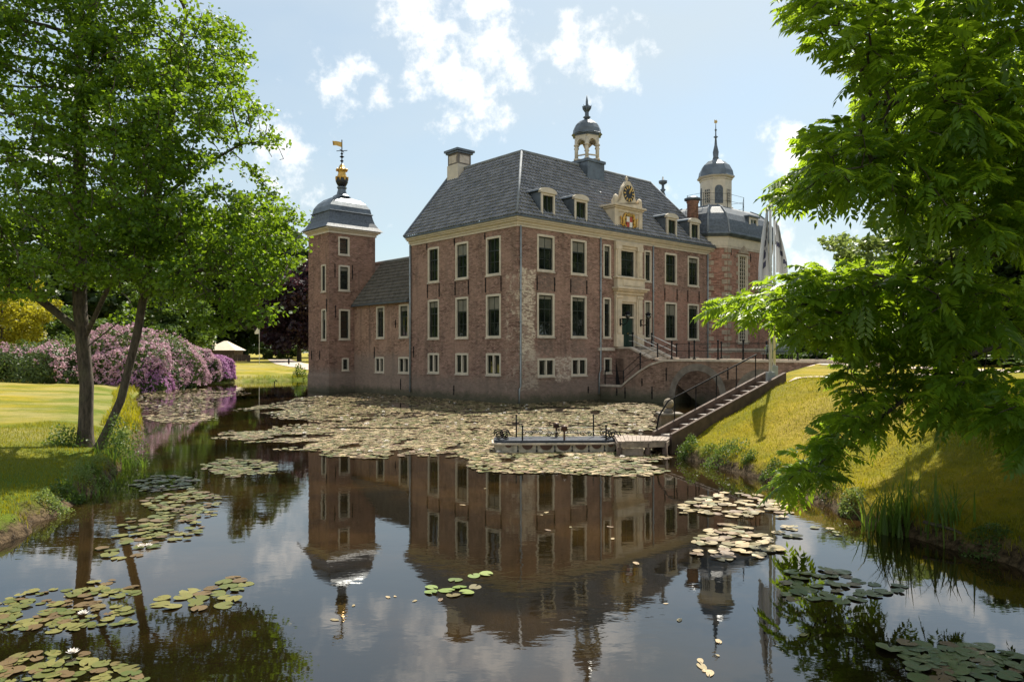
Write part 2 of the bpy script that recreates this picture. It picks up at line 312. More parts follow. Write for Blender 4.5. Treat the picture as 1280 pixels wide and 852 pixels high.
class MB:
    def __init__(s): s.b = bmesh.new(); s.mi = 0
    def face(s, pts):
        try:
            f = s.b.faces.new([s.b.verts.new(p) for p in pts]); f.material_index = s.mi; return f
        except ValueError: return None
    def hexa(s, p):
        v = [s.b.verts.new(q) for q in p]
        for i in ((0, 3, 2, 1), (4, 5, 6, 7), (0, 1, 5, 4), (1, 2, 6, 5), (2, 3, 7, 6), (3, 0, 4, 7)):
            f = s.b.faces.new([v[j] for j in i]); f.material_index = s.mi
    def box(s, x0, x1, y0, y1, z0, z1):
        s.hexa([(x0, y0, z0), (x1, y0, z0), (x1, y1, z0), (x0, y1, z0), (x0, y0, z1), (x1, y0, z1), (x1, y1, z1), (x0, y1, z1)])
    def pbox(s, P, s0, s1, o0, o1, z0, z1):
        s.hexa([P(s0, o0, z0), P(s1, o0, z0), P(s1, o1, z0), P(s0, o1, z0), P(s0, o0, z1), P(s1, o0, z1), P(s1, o1, z1), P(s0, o1, z1)])
    def obox(s, c, ax, ay, az):
        c, ax, ay, az = map(Vector, (c, ax, ay, az))
        s.hexa([c + sx * ax + sy * ay + sz * az for sz in (-1, 1) for sx, sy in ((-1, -1), (1, -1), (1, 1), (-1, 1))])
    def tube(s, pts, r, n=8, cap=True):
        pts = [Vector(p) for p in pts]; rs = r if isinstance(r, (list, tuple)) else [r] * len(pts)
        rings = []
        for i, p in enumerate(pts):
            d = (pts[min(i + 1, len(pts) - 1)] - pts[max(i - 1, 0)]).normalized()
            a = d.cross(Vector((0, 0, 1)))
            if a.length < .05: a = d.cross(Vector((0, 1, 0)))
            a.normalize(); b = d.cross(a)
            rings.append([s.b.verts.new(p + rs[i] * (math.cos(t) * a + math.sin(t) * b)) for t in (2 * math.pi * k / n for k in range(n))])
        for A, B in zip(rings, rings[1:]):
            for k in range(n):
                f = s.b.faces.new((A[k], A[(k + 1) % n], B[(k + 1) % n], B[k])); f.smooth = n > 6; f.material_index = s.mi
        if cap:
            for rg in (rings[0], rings[-1]):
                try: f = s.b.faces.new(rg); f.material_index = s.mi
                except ValueError: pass
    def lathe(s, prof, c=(0, 0, 0), n=20, smooth=True, rot=0, sx=1, sy=1):
        c = Vector(c); rings = []
        for r, z in prof:
            rings.append([s.b.verts.new(c + Vector((max(r, .002) * sx * math.cos(rot + 2 * math.pi * k / n), max(r, .002) * sy * math.sin(rot + 2 * math.pi * k / n), z))) for k in range(n)])
        for A, B in zip(rings, rings[1:]):
            for k in range(n):
                f = s.b.faces.new((A[k], A[(k + 1) % n], B[(k + 1) % n], B[k])); f.smooth = smooth; f.material_index = s.mi
        for rg in (rings[0], rings[-1]): s.b.faces.new(rg).material_index = s.mi
    def loft(s, rings, cap=True):
        vs = [[s.b.verts.new(p) for p in r] for r in rings]; n = len(vs[0])
        for A, B in zip(vs, vs[1:]):
            for k in range(n):
                s.b.faces.new((A[k], A[(k + 1) % n], B[(k + 1) % n], B[k])).material_index = s.mi
        if cap:
            for r in (vs[0], vs[-1]): s.b.faces.new(r).material_index = s.mi
    def prism(s, poly, P, o0, o1, capa=True, capb=True):
        """poly: (s,z) outline; P(s,o,z)"""
        A = [s.b.verts.new(P(a, o0, z)) for a, z in poly]; B = [s.b.verts.new(P(a, o1, z)) for a, z in poly]
        n = len(poly)
        for k in range(n):
            s.b.faces.new((A[k], A[(k + 1) % n], B[(k + 1) % n], B[k])).material_index = s.mi
        fs = []
        if capa: fs.append(s.b.faces.new(A))
        if capb: fs.append(s.b.faces.new(B[::-1]))
        for f in fs: f.material_index = s.mi
        bmesh.ops.triangulate(s.b, faces=fs)
    def wall(s, P, s0, s1, z0, z1, holes, depth=.28):
        xs = sorted({s0, s1, *[h[0] for h in holes], *[h[1] for h in holes]}); zs = sorted({z0, z1, *[h[2] for h in holes], *[h[3] for h in holes]})
        for a, b in zip(xs, xs[1:]):
            for c, d in zip(zs, zs[1:]):
                m, k = (a + b) / 2, (c + d) / 2
                if any(h[0] < m < h[1] and h[2] < k < h[3] for h in holes): continue
                s.face([P(a, 0, c), P(b, 0, c), P(b, 0, d), P(a, 0, d)])
        for a, b, c, d in holes:
            s.face([P(a, 0, c), P(a, -depth, c), P(a, -depth, d), P(a, 0, d)]); s.face([P(b, 0, c), P(b, -depth, c), P(b, -depth, d), P(b, 0, d)])
            s.face([P(a, 0, c), P(b, 0, c), P(b, -depth, c), P(a, -depth, c)]); s.face([P(a, 0, d), P(b, 0, d), P(b, -depth, d), P(a, -depth, d)])
    def build(s, name, mats, parent=None, recalc=True, bevel=0, label=None):
        b = s.b
        if recalc: bmesh.ops.remove_doubles(b, verts=b.verts, dist=1e-4); bmesh.ops.recalc_face_normals(b, faces=b.faces)
        b.normal_update()
        uv = b.loops.layers.uv.new('UVMap')
        for f in b.faces:
            n = f.normal; ax, ay, az = abs(n.x), abs(n.y), abs(n.z)
            for l in f.loops:
                p = l.vert.co
                l[uv].uv = (p.y, p.z) if ax > ay and ax > az else ((p.x, p.z) if ay >= az else (p.x, p.y))
        if parent is not None:
            off = OFF.get(root_of(parent).name)
            if off: bmesh.ops.translate(b, verts=b.verts, vec=-off)
        me = bpy.data.meshes.new(name); b.to_mesh(me); b.free()
        o = link_mesh(name, me, mats, parent)
        if bevel:
            md = o.modifiers.new('bevel', 'BEVEL'); md.width = bevel; md.segments = 2; md.limit_method = 'ANGLE'
        if label: o['label'] = label
        return o
def np_mesh(name, verts, faces, tone=None, smooth=False):
    verts = np.asarray(verts, dtype=np.float32); faces = np.asarray(faces, dtype=np.int32)
    me = bpy.data.meshes.new(name); n, k = faces.shape
    me.vertices.add(len(verts)); me.vertices.foreach_set('co', verts.ravel())
    me.loops.add(n * k); me.loops.foreach_set('vertex_index', faces.ravel())
    me.polygons.add(n); me.polygons.foreach_set('loop_start', np.arange(n, dtype=np.int32) * k)
    try: me.polygons.foreach_set('loop_total', np.full(n, k, dtype=np.int32))
    except Exception: pass
    if smooth: me.polygons.foreach_set('use_smooth', np.ones(n, dtype=bool))
    me.update(calc_edges=True)
    if tone is not None:
        a = me.attributes.new('tone', 'FLOAT', 'FACE'); a.data.foreach_set('value', np.asarray(tone, dtype=np.float32))
    return me
def snoise(p, s, seed=0):
    """cheap smooth noise in about [-1,1] for (N,3) points"""
    r = np.random.default_rng(seed); out = np.zeros(len(p))
    for k in range(7):
        d = r.normal(size=3); d /= np.linalg.norm(d); out += np.sin((p @ d) * s * r.uniform(.6, 1.9) + r.uniform(0, 6.28))
    return out / 3.2
def sstep(a, b, x):
    t = np.clip((x - a) / (b - a), 0, 1); return t * t * (3 - 2 * t)

# ------------------------------------------------------------ terrain and water
SHORE = np.array([(7.0, -30), (7.1, 3), (7.3, 8), (7.4, 10.7), (6.6, 13.4), (6.45, 16), (6.2, 18.4), (5.6, 21), (5.15, 22.6), (5.0, 24.2), (5.5, 27), (7.3, 33), (10, 38), (12.6, 42.0), (16.5, 46.2), (23, 51), (31, 58), (37, 72), (33, 90), (18, 99), (0, 99),
    (-10, 90), (-17, 86.5), (-24, 84.5), (-28.6, 80), (-30.2, 73), (-31, 62), (-25.2, 49), (-19, 38), (-13.5, 26.8), (-10.8, 21), (-9.2, 15.5), (-7.9, 11.1), (-7.4, 8), (-7.0, 3), (-7, -30)], dtype=float)
def shore_dist(x, y):
    x = np.asarray(x, float); y = np.asarray(y, float)
    d = np.full(x.shape, 1e9); ins = np.zeros(x.shape, bool)
    P = SHORE; Q = np.roll(P, -1, axis=0)
    for (ax, ay), (bx, by) in zip(P, Q):
        vx, vy = bx - ax, by - ay; t = np.clip(((x - ax) * vx + (y - ay) * vy) / (vx * vx + vy * vy), 0, 1)
        d = np.minimum(d, np.hypot(x - ax - t * vx, y - ay - t * vy))
        c = ((ay > y) != (by > y)) & (x < (bx - ax) * (y - ay) / ((by - ay) + 1e-12) + ax); ins ^= c
    d = np.where(ins, -d, d)
    return d + .10 * np.sin(x * 2.1 + y * 1.3) + .07 * np.sin(x * 1.1 - y * 3.1 + 1) + .05 * np.sin(5.3 * y + 2 * x)
def height(x, y, d=None):
    x = np.asarray(x, float); y = np.asarray(y, float)
    if d is None: d = shore_dist(x, y)
    edge = np.where(d < .3, np.maximum(-1.3, 1.15 * d - .02), .325)
    right = sstep(0, 4, x) * (1 - sstep(62, 80, y))
    lin = np.clip((d - .3) / 4.5, 0, 1); rr = 1.95 * (.6 * lin + .4 * sstep(0, 1, lin)) + .3 * np.exp(-((x - 16) ** 2 + (y - 39) ** 2) / 30)
    ll = .32 * sstep(.2, 3, d) + .55 * sstep(2, 14, d) + .5 * sstep(30, 140, d)
    z = edge + np.where(d > .3, right * rr + (1 - right) * ll, 0)
    z = z + np.where((d > -.1) & (d < .9), (.035 * np.sin(x * 7.3 + 3 * np.sin(y * 2.1)) * np.sin(y * 6.1 + 2 * np.sin(x * 3.3)) + .04 * np.sin(x * 3.1 + y * 4.7)) * np.clip(1 - np.abs(d - .35) / .55, 0, 1), 0)
    return z
def axis(segs):
    out = []
    for a, b, st in segs: out += list(np.arange(a, b, st))
    return np.array(out + [segs[-1][1]])
gx = axis([(-900, -120, 60), (-120, -45, 5), (-45, -16, .8), (-16, 17, .2), (17, 45, .8), (45, 120, 5), (120, 900, 60)])
gy = axis([(-60, 2, 3), (2, 30, .2), (30, 60, .45), (60, 105, .9), (105, 220, 6), (220, 1500, 80)])
GX, GY = np.meshgrid(gx, gy); D = shore_dist(GX, GY); GZ = height(GX, GY, D)
nx, ny = len(gx), len(gy); idx = np.arange(nx * ny).reshape(ny, nx)
fc = np.stack([idx[:-1, :-1], idx[:-1, 1:], idx[1:, 1:], idx[1:, :-1]], -1).reshape(-1, 4)
me = np_mesh('ground', np.stack([GX, GY, GZ], -1).reshape(-1, 3), fc, smooth=True)
a = me.attributes.new('shore', 'FLOAT', 'POINT'); a.data.foreach_set('value', (D + .7 * sstep(36, 50, GY) * (D > 0)).ravel().astype(np.float32))
tag(link_mesh('ground', me, M['ground']), kind='structure')
b = MB(); b.face([(-60, -30, 0), (60, -30, 0), (60, 110, 0), (-60, 110, 0)]); tag(b.build('water', M['water'], recalc=False), kind='structure')
def strip(name, pts, wd, lift=.03):
    pts = [Vector(p) for p in pts]; P = []
    for a_, b_ in zip(pts, pts[1:]):
        n = max(1, int((b_ - a_).length / .6)); P += [a_.lerp(b_, k / n) for k in range(n)]
    P.append(pts[-1]); V = []; nw = 6
    for i, p in enumerate(P):
        t = (P[min(i + 3, len(P) - 1)] - P[max(i - 3, 0)]).normalized(); nn = Vector((-t.y, t.x))
        for k in range(nw + 1):
            q = p + nn * wd * (k / nw - .5) + nn * .12 * math.sin(i * 1.3) * (abs(k - nw / 2) == nw / 2)
            V.append((q.x, q.y, float(height(q.x, q.y)) + lift))
    m = nw + 1
    Fc = [(i * m + k, i * m + k + 1, (i + 1) * m + k + 1, (i + 1) * m + k) for i in range(len(P) - 1) for k in range(nw)]
    return tag(link_mesh(name, np_mesh(name, V, Fc), M['sand']), kind='structure')
strip('path', [(14.6, 41.0), (17.5, 38.2), (22, 35), (30, 32.8), (60, 32)], 5)
strip('path', [(10.0, 26.2), (14, 27.6), (20, 31.5), (23, 33)], 1.1, .034)
strip('path', [(-19, 87.6), (-27, 99), (-37, 124), (-57, 180)], 5, .05)
def gz(x, y): return float(height(np.array([x]), np.array([y]))[0])

# ------------------------------------------------------------ castle: window, dormer and wall builders
front = lambda v=0.: (lambda s, o, z: (s, v - o, z))
leftp = lambda u=0.: (lambda s, o, z: (u - o, s, z))
def window(parent, P, s0, s1, z0, z1, style='sash'):
    fw = .12 if s1 - s0 > .9 else .1
    b = MB(); e = .004
    b.pbox(P, s0 - .02, s0 + fw, -.14, .025, z0, z1); b.pbox(P, s1 - fw, s1 + .02, -.14, .025, z0, z1)
    b.pbox(P, s0 + fw, s1 - fw, -.14, .022, z1 - fw, z1 + .02); b.pbox(P, s0 + fw, s1 - fw, -.14, .022, z0, z0 + fw * .8)
    if style == 'twin': b.pbox(P, (s0 + s1) / 2 - .06, (s0 + s1) / 2 + .06, -.13, .018, z0 + fw * .8, z1 - fw)
    wn = b.build('window', M['cream'], parent)
    a0, a1, c0, c1 = s0 + fw, s1 - fw, z0 + fw * .8, z1 - fw
    b = MB(); t = .035
    if style in ('sash', 'twin', 'narrow', 'grid'):
        b.pbox(P, a0, a0 + t + .015, -.17, -.08, c0, c1); b.pbox(P, a1 - t - .015, a1, -.17, -.08, c0, c1)
        b.pbox(P, a0 + .05, a1 - .05, -.17, -.082, c0, c0 + .06); b.pbox(P, a0 + .05, a1 - .05, -.17, -.082, c1 - .06, c1)
        H = c1 - c0
        if style == 'sash':
            b.pbox(P, a0 + .05, a1 - .05, -.17, -.078, c0 + H * .64, c0 + H * .64 + .07)
            b.pbox(P, (a0 + a1) / 2 - .022, (a0 + a1) / 2 + .022, -.165, -.088, c0 + .06, c1 - .06)
            b.pbox(P, a0 + .05, a1 - .05, -.165, -.09, c0 + H * .32, c0 + H * .32 + .03); 
        elif style == 'narrow':
            for q in (.3, .64): b.pbox(P, a0 + .05, a1 - .05, -.17, -.088, c0 + H * q, c0 + H * q + .04)
        elif style == 'grid':
            for k in range(1, 4): x = a0 + (a1 - a0) * k / 4; b.pbox(P, x - .018, x + .018, -.165, -.088, c0 + .06, c1 - .06)
            for k in range(1, 9): zz = c0 + H * k / 9; b.pbox(P, a0 + .05, a1 - .05, -.163, -.09, zz - .018, zz + .018)
    b.build('sash', M['cream'] if style == 'grid' else M['sash'], wn)
    b = MB()
    if style == 'twin':
        m = (a0 + a1) / 2; b.face([P(a0, -.13, c0), P(m - .06, -.13, c0), P(m - .06, -.13, c1), P(a0, -.13, c1)]); b.face([P(m + .06, -.13, c0), P(a1, -.13, c0), P(a1, -.13, c1), P(m + .06, -.13, c1)])
    else:
        j = [random.uniform(-.012, .012) for _ in range(3)]; b.face([P(a0, -.13 + j[0], c0), P(a1, -.13 + j[1], c0), P(a1, -.13 + j[1] + j[2], c1), P(a0, -.13 + j[0] + j[2], c1)])
    b.build('pane', M['glass'], wn)
    if style in ('sash', 'narrow') and z1 - z0 > 1.5 and random.random() < .6:
        hb = (c1 - c0) * random.choice((.07, .1, .14, .3)); b = MB(); b.pbox(P, a0 + .052, a1 - .052, -.128, -.1, c1 - .06 - hb, c1 - .062); b.build('blind', M['blind'], wn)
    b = MB(); b.pbox(P, s0 - .06, s1 + .06, -.1, .07, z0 - .09, z0 - .002); b.build('sill', M['coping'], wn)
    return wn
def anchors(parent, P, items, r=.025):
    for s, z0, z1 in items:
        b = MB(); b.pbox(P, s - r, s + r, .004, .05, z0, z1); b.pbox(P, s - r * 1.7, s + r * 1.7, .004, .06, (z0 + z1) / 2 - .06, (z0 + z1) / 2 + .06)
        b.build('wall_anchor', M['iron'], parent)
def rect_ring(u0, u1, v0, v1, z): return [(u0, v0, z), (u1, v0, z), (u1, v1, z), (u0, v1, z)]
def pantiles(parent, O, E, Up, poly, name='roof_tiles', tw=.27, tl=.36, mat='tile'):
    """corrugated overlapping pantiles as real geometry, clipped to poly in (s,t)"""
    O, E, Up = Vector(O), Vector(E).normalized(), Vector(Up).normalized(); Nn = E.cross(Up).normalized()
    if Nn.z < 0: Nn = -Nn
    s0 = min(p[0] for p in poly); s1 = max(p[0] for p in poly); t1 = max(p[1] for p in poly)
    ns = int((s1 - s0) / tw) + 1; nt_ = int(t1 / tl) + 1; K = 6
    ss = s0 + np.arange(ns * K + 1) * tw / K; ph = (np.arange(ns * K + 1) % K) / K * 2 * math.pi
    prof = .058 * np.sin(ph) + .016 * np.cos(2 * ph)
    V = []; Fc = []; T = []
    r = np.random.default_rng(5)
    jit = r.normal(0, .006, (nt_, ns))
    Oa, Ea, Ua, Na = map(np.array, (O, E, Up, Nn)); m = ns * K + 1; base = 0
    for j in range(nt_):
        jj = np.repeat(jit[j], K); jj = np.append(jj, jj[-1])
        lo = Oa + ss[:, None] * Ea + (j * tl) * Ua + (prof + .055 + jj)[:, None] * Na
        hi = Oa + ss[:, None] * Ea + ((j + 1) * tl + .02) * Ua + (prof + .005 + jj)[:, None] * Na
        li = Oa + ss[:, None] * Ea + (j * tl + .004) * Ua + (prof + .0)[:, None] * Na
        V.append(np.concatenate([li, lo, hi]))
        for q in (0, 1):
            k = np.arange(m - 1); Fc.append(np.stack([base + q * m + k, base + q * m + k + 1, base + (q + 1) * m + k + 1, base + (q + 1) * m + k], -1))
            T.append(np.repeat(r.random(ns), K))
        base += 3 * m
    me = np_mesh('t', np.concatenate(V), np.concatenate(Fc), np.concatenate(T))
    bm = bmesh.new(); bm.from_mesh(me); bpy.data.meshes.remove(me)
    n = len(poly); cx = sum(p[0] for p in poly) / n; cy = sum(p[1] for p in poly) / n
    for k in range(n):
        (a0, b0), (a1, b1) = poly[k], poly[(k + 1) % n]
        d = E * (a1 - a0) + Up * (b1 - b0); nrm = d.cross(Nn).normalized(); pt = O + E * a0 + Up * b0
        if nrm.dot(O + E * cx + Up * cy - pt) > 0: nrm = -nrm
        bmesh.ops.bisect_plane(bm, geom=bm.verts[:] + bm.edges[:] + bm.faces[:], plane_co=pt + nrm * .02, plane_no=nrm, clear_outer=True)
    for f in bm.faces: f.smooth = True
    off = OFF.get(root_of(parent).name)
    if off: bmesh.ops.translate(bm, verts=bm.verts, vec=-off)
    me = bpy.data.meshes.new(name); bm.to_mesh(me); bm.free()
    return link_mesh(name, me, M[mat], parent)
def cornice(b, ring_fn, steps):
    """stacked mouldings: steps (out0,z0,z1)"""
    for o, z0, z1 in steps: b.box(*ring_fn(o), z0, z1)

# ------------------------------------------------------------ main house
W, DP, ZC, ZE = 20.4, 11.7, 10.95, 11.5
house = hthing('manor_house', 'large brown brick manor house with steep tiled roof and clock gable, standing in the moat', 'house', (10.2, 5.85, 0))
FP, LP = front(), leftp()
fw_ = [(1.66, 3.15), (4.7, 6.18), (14.78, 16.24), (17.68, 19.12)]
nar = [(7.89, 8.65), (12.36, 13.13)]
holesF = []
wins = []
for s0, s1 in fw_:
    wins += [(FP, s0, s1, 4.15, 6.9, 'sash'), (FP, s0, s1, 8.3, 10.58, 'sash'), (FP, s0 + .04, s1 + .03, 1.65, 2.78, 'twin')]
wins[-1] = wins[-1]
for s0, s1 in nar: wins += [(FP, s0, s1, 4.17, 6.9, 'narrow'), (FP, s0, s1, 8.3, 10.54, 'narrow')]
wins += [(FP, 7.95, 8.72, 1.74, 2.79, 'narrow')]
lw = [(1.57, 2.99), (4.86, 6.21), (8.12, 9.42)]
for s0, s1 in lw:
    wins += [(LP, s0, s1, 4.12, 6.84, 'sash'), (LP, s0, s1, 8.07, 10.5, 'sash'), (LP, s0, s1, 1.73, 3.1, 'twin')]
hF = [w_[1:5] for w_ in wins if w_[0] is FP] + [(9.66, 11.28, 3.54, 6.7), (9.58, 11.29, 8.42, 10.4)]
hL = [w_[1:5] for w_ in wins if w_[0] is LP]
b = MB(); b.wall(FP, 0, W, -1, ZC, hF); b.wall(LP, 0, DP, -1, ZC, hL)
b.face([(0, DP, -1), (W, DP, -1), (W, DP, ZC), (0, DP, ZC)]); b.face([(W, 0, -1), (W, DP, -1), (W, DP, ZC), (W, 0, ZC)])
b.build('wall', M['brick_house'], house)
b = MB(); b.box(.3, W - .3, .3, DP - .3, 1, ZC - .3); b.build('interior', M['dark'], house)
b = MB(); b.face([(0, DP - .005, ZC), (8.2, DP - .005, ZC), (4, DP - .005, 16.8)]); b.build('gable', M['brick_house'], house)
for w_ in wins: window(house, *w_)
b = MB(); rf = lambda o: (-o, W + o, -o, DP + .02)
for o, z0, z1 in ((.06, ZC - .06, ZC + .1), (.14, ZC + .1, ZC + .26), (.30, ZC + .26, ZC + .36), (.40, ZC + .36, ZC + .47)): b.box(-o, W + o, -o, DP, z0, z1)
b.build('cornice', M['cream'], house)
b = MB()
b.box(-.50, W + .50, -.50, DP, ZC + .47, ZC + .58); b.build('gutter', M['lead'], house)
# roof
E0 = -.42; RH = 16.92; RV = 4.0; ze = ZE + .05
sl_len = math.hypot(RV - E0, RH - ze)
up = Vector((0, RV - E0, RH - ze)); upl = Vector((RV - E0, 0, RH - ze))
RU1 = 18.2
pantiles(house, (0, E0, ze), (1, 0, 0), up, [(E0, 0), (W - E0, 0), (RU1, sl_len), (RV, sl_len)])
pantiles(house, (E0, 0, ze), (0, 1, 0), upl, [(E0, 0), (DP + .12, 0), (DP + .12, sl_len), (RV, sl_len)])
b = MB()
b.face([(RV, RV, RH), (RU1, RV, RH), (W + .4, 8.2, ze), (8.2, 8.2, ze)]); b.face([(RV, RV, RH), (8.2, 8.2, ze), (8.2, DP + .1, ze), (RV, DP + .1, RH)])
b.face([(RU1, RV, RH), (W + .42, E0, ze), (W + .42, 8.3, ze)]); b.face([(8, 8, ze - .02), (W, 8, ze - .02), (W, DP, ze - .02), (8, DP, ze - .02)])
b.build('roof_back', M['tileold'], house)
for p, q, r in (((E0, E0, ze + .06), (RV, RV, RH + .08), .075), ((RU1, RV, RH + .08), (W - E0, E0, ze + .08), .075), ((RV, RV, RH + .07), (RU1, RV, RH + .07), .12), ((RV, RV, RH + .07), (RV, DP + .1, RH + .07), .12)):
    b = MB(); b.tube([p, q], r, 8); b.build('ridge_cap', M['leadpale'], house)
b = MB(); b.tube([(E0, DP + .1, ze), (RV, DP + .1, RH + .02)], .14, 6); b.build('verge', M['slate'], house)
# chimneys
def chimney(parent, u, v, hw, hv, z0, z1, mats, capm):
    b = MB(); b.box(u - hw, u + hw, v - hv, v + hv, z0, z1); c = b.build('chimney', mats, parent)
    b = MB(); b.box(u - hw - .12, u + hw + .12, v - hv - .12, v + hv + .12, z1, z1 + .14); b.box(u - hw - .22, u + hw + .22, v - hv - .22, v + hv + .22, z1 + .14, z1 + .3); b.build('chimney_cap', capm, c)
    return c
c = chimney(house, 4.0, 11.0, .62, .62, 15.6, 18.1, M['greystone'], M['lead'])
b = MB(); b.box(3.34, 4.66, 10.34, 11.66, 15.9, 17.25); b.build('chimney_base', M['cream'], c)
for dz in (17.4,):
    b = MB(); b.box(3.36, 3.42, 10.55, 11.45, 17.38, 17.95); b.box(3.55, 4.45, 10.36, 10.42, 17.38, 17.95); b.build('chimney_panel', M['coping'], c)
b = MB(); b.lathe([(.44, 12.4), (.44, 15.1), (.5, 15.15), (.5, 15.3)], (20.0, 1.15, 0), 20); c = b.build('chimney', M['brick_pavilion'], house)
b = MB(); b.lathe([(.45, 15.3), (.66, 15.34), (.68, 15.48), (.45, 15.54), (.4, 15.62)], (20.0, 1.15, 0), 20); b.build('chimney_cap', M['lead'], c)
# roof finial behind the ridge
b = MB(); b.lathe([(1.0, 14.4), (.6, 15.4), (.25, 16.2), (.12, 16.6), (.24, 16.75), (.12, 16.85), (.1, 17.15), (.34, 17.3), (.36, 17.5), (.1, 17.55), (.06, 17.85)], (20.3, 4.3, 0), 12); b.build('roof_finial', M['lead'], house)
# drain pipes
def pipe(parent, pts, r=.055):
    b = MB(); b.tube(pts, r, 8)
    for p, q in zip(pts, pts[1:]):
        p, q = Vector(p), Vector(q)
        if abs((p - q).z) > 2:
            for k in range(1, 5): m = p.lerp(q, k / 5); b.box(m.x - .08, m.x + .08, m.y - .08, m.y + .08, m.z - .02, m.z + .02)
    b.build('drain_pipe', M['zinc'], parent)
pipe(house, [(.2, -.08, ZC), (.2, -.08, 1.1), (.06, -.1, .9), (.06, -.1, .05)])
pipe(house, [(7.55, -.08, ZC), (7.55, -.08, 2.0), (7.36, -.1, 1.7), (7.36, -.1, .35)])
pipe(house, [(12.4 + .9, -.08, ZC), (12.4 + .9, -.08, 2.7)]); pipe(house, [(20.28, -.08, ZC), (20.28, -.08, .6)])
pipe(house, [(-.09, 11.55, ZC), (-.09, 11.55, .3)], .07)
an = []
for s0, s1 in fw_: an += [(s0 - .03, 6.85, 7.95), (s1 + .03, 6.85, 7.95)]
anchors(house, FP, [(s, z0 + .2, z1) for s, z0, z1 in an])
an = []
for s0, s1 in lw: an += [(s0 - .05, 7.0, 7.95), (s1 + .05, 7.0, 7.95), (s1 + .12, 10.4, 10.85)]
anchors(house, LP, an); anchors(house, FP, [(6.35, .45, .9)]); anchors(house, LP, [(6.4, .3, .95), (11.2, 2.8, 3.6)])
# portal
PC = 10.46
pt = house
b = MB()
for q in (-1, 1):
    x0, x1 = (PC - 1.45, PC - .83) if q < 0 else (PC + .83, PC + 1.45)
    b.pbox(FP, x0, x1, 0.003, .2, 3.55, 7.2); b.pbox(FP, x0 - .06, x1 + .06, .004, .3, 3.56, 4.4); b.pbox(FP, x0 + .12, x1 - .12, .2, .26, 4.5, 6.9)
    b.pbox(FP, x0 - .03, x1 + .03, .004, .26, 6.95, 7.12)
b.pbox(FP, PC - .83, PC + .83, .003, .16, 6.7, 7.2); b.pbox(FP, PC - 1.5, PC + 1.5, .004, .3, 7.2, 7.42); b.pbox(FP, PC - 1.62, PC + 1.62, .005, .5, 7.42, 7.55); b.pbox(FP, PC - 1.72, PC + 1.72, .006, .62, 7.55, 7.68)
b.build('portal', M['stone'], house, bevel=.02)
b = MB(); b.pbox(FP, PC - 1.5, PC + 1.5, .004, .36, 7.68, 8.3); b.pbox(FP, PC - 1.58, PC + 1.58, .005, .44, 8.3, 8.4); b.pbox(FP, PC - .95, PC + .95, .36, .40, 7.8, 8.2)
b.build('balcony_panel', M['stone'], house, bevel=.02)
b = MB()
for q in (-1, 1):
    x0, x1 = (PC - 1.45, PC - .9) if q < 0 else (PC + .9, PC + 1.45)
    b.pbox(FP, x0, x1, .003, .2, 8.4, 10.6); b.pbox(FP, x0 + .1, x1 - .1, .2, .25, 8.55, 10.3); b.pbox(FP, x0 - .05, x1 + .05, .004, .26, 10.3, 10.6)
b.pbox(FP, PC - 1.5, PC + 1.5, .003, .22, 10.6, ZC - .07); b.pbox(FP, PC - .9, PC + .9, .003, .12, 10.42, 10.6)
b.build('window_surround', M['stone'], house, bevel=.02)
wn = window(house, FP, 9.58, 11.29, 8.42, 10.4, 'sash')
b = MB(); b.pbox(FP, 9.66, 9.78, -.15, .05, 3.54, 6.7); b.pbox(FP, 11.16, 11.28, -.15, .05, 3.54, 6.7); b.pbox(FP, 9.78, 11.16, -.15, .045, 6.58, 6.7); b.pbox(FP, 9.78, 11.16, -.15, .0, 5.58, 5.68)
dr = b.build('door', M['cream'], house)
for x0, x1 in ((9.78, 10.46), (10.48, 11.16)):
    b = MB(); b.pbox(FP, x0, x1, -.16, -.1, 3.54, 5.58)
    for z0, z1 in ((3.7, 4.4), (4.55, 5.45)): b.pbox(FP, x0 + .12, x1 - .12, -.1, -.075, z0, z1)
    b.build('door_leaf', M['door'], dr)
b = MB(); b.face([FP(9.78, -.13, 5.68), FP(11.16, -.13, 5.68), FP(11.16, -.13, 6.58), FP(9.78, -.13, 6.58)]); b.build('pane', M['glass'], dr)
b = MB(); b.tube([FP(10.54, -.06, 4.5), FP(10.54, -.0, 4.5)], .04, 8); b.build('handle', M['gold'], dr)
b = MB(); b.pbox(FP, 7.3, 9.0, .004, .1, 3.28, 3.5); b.build('stone_band', M['coping'], house)
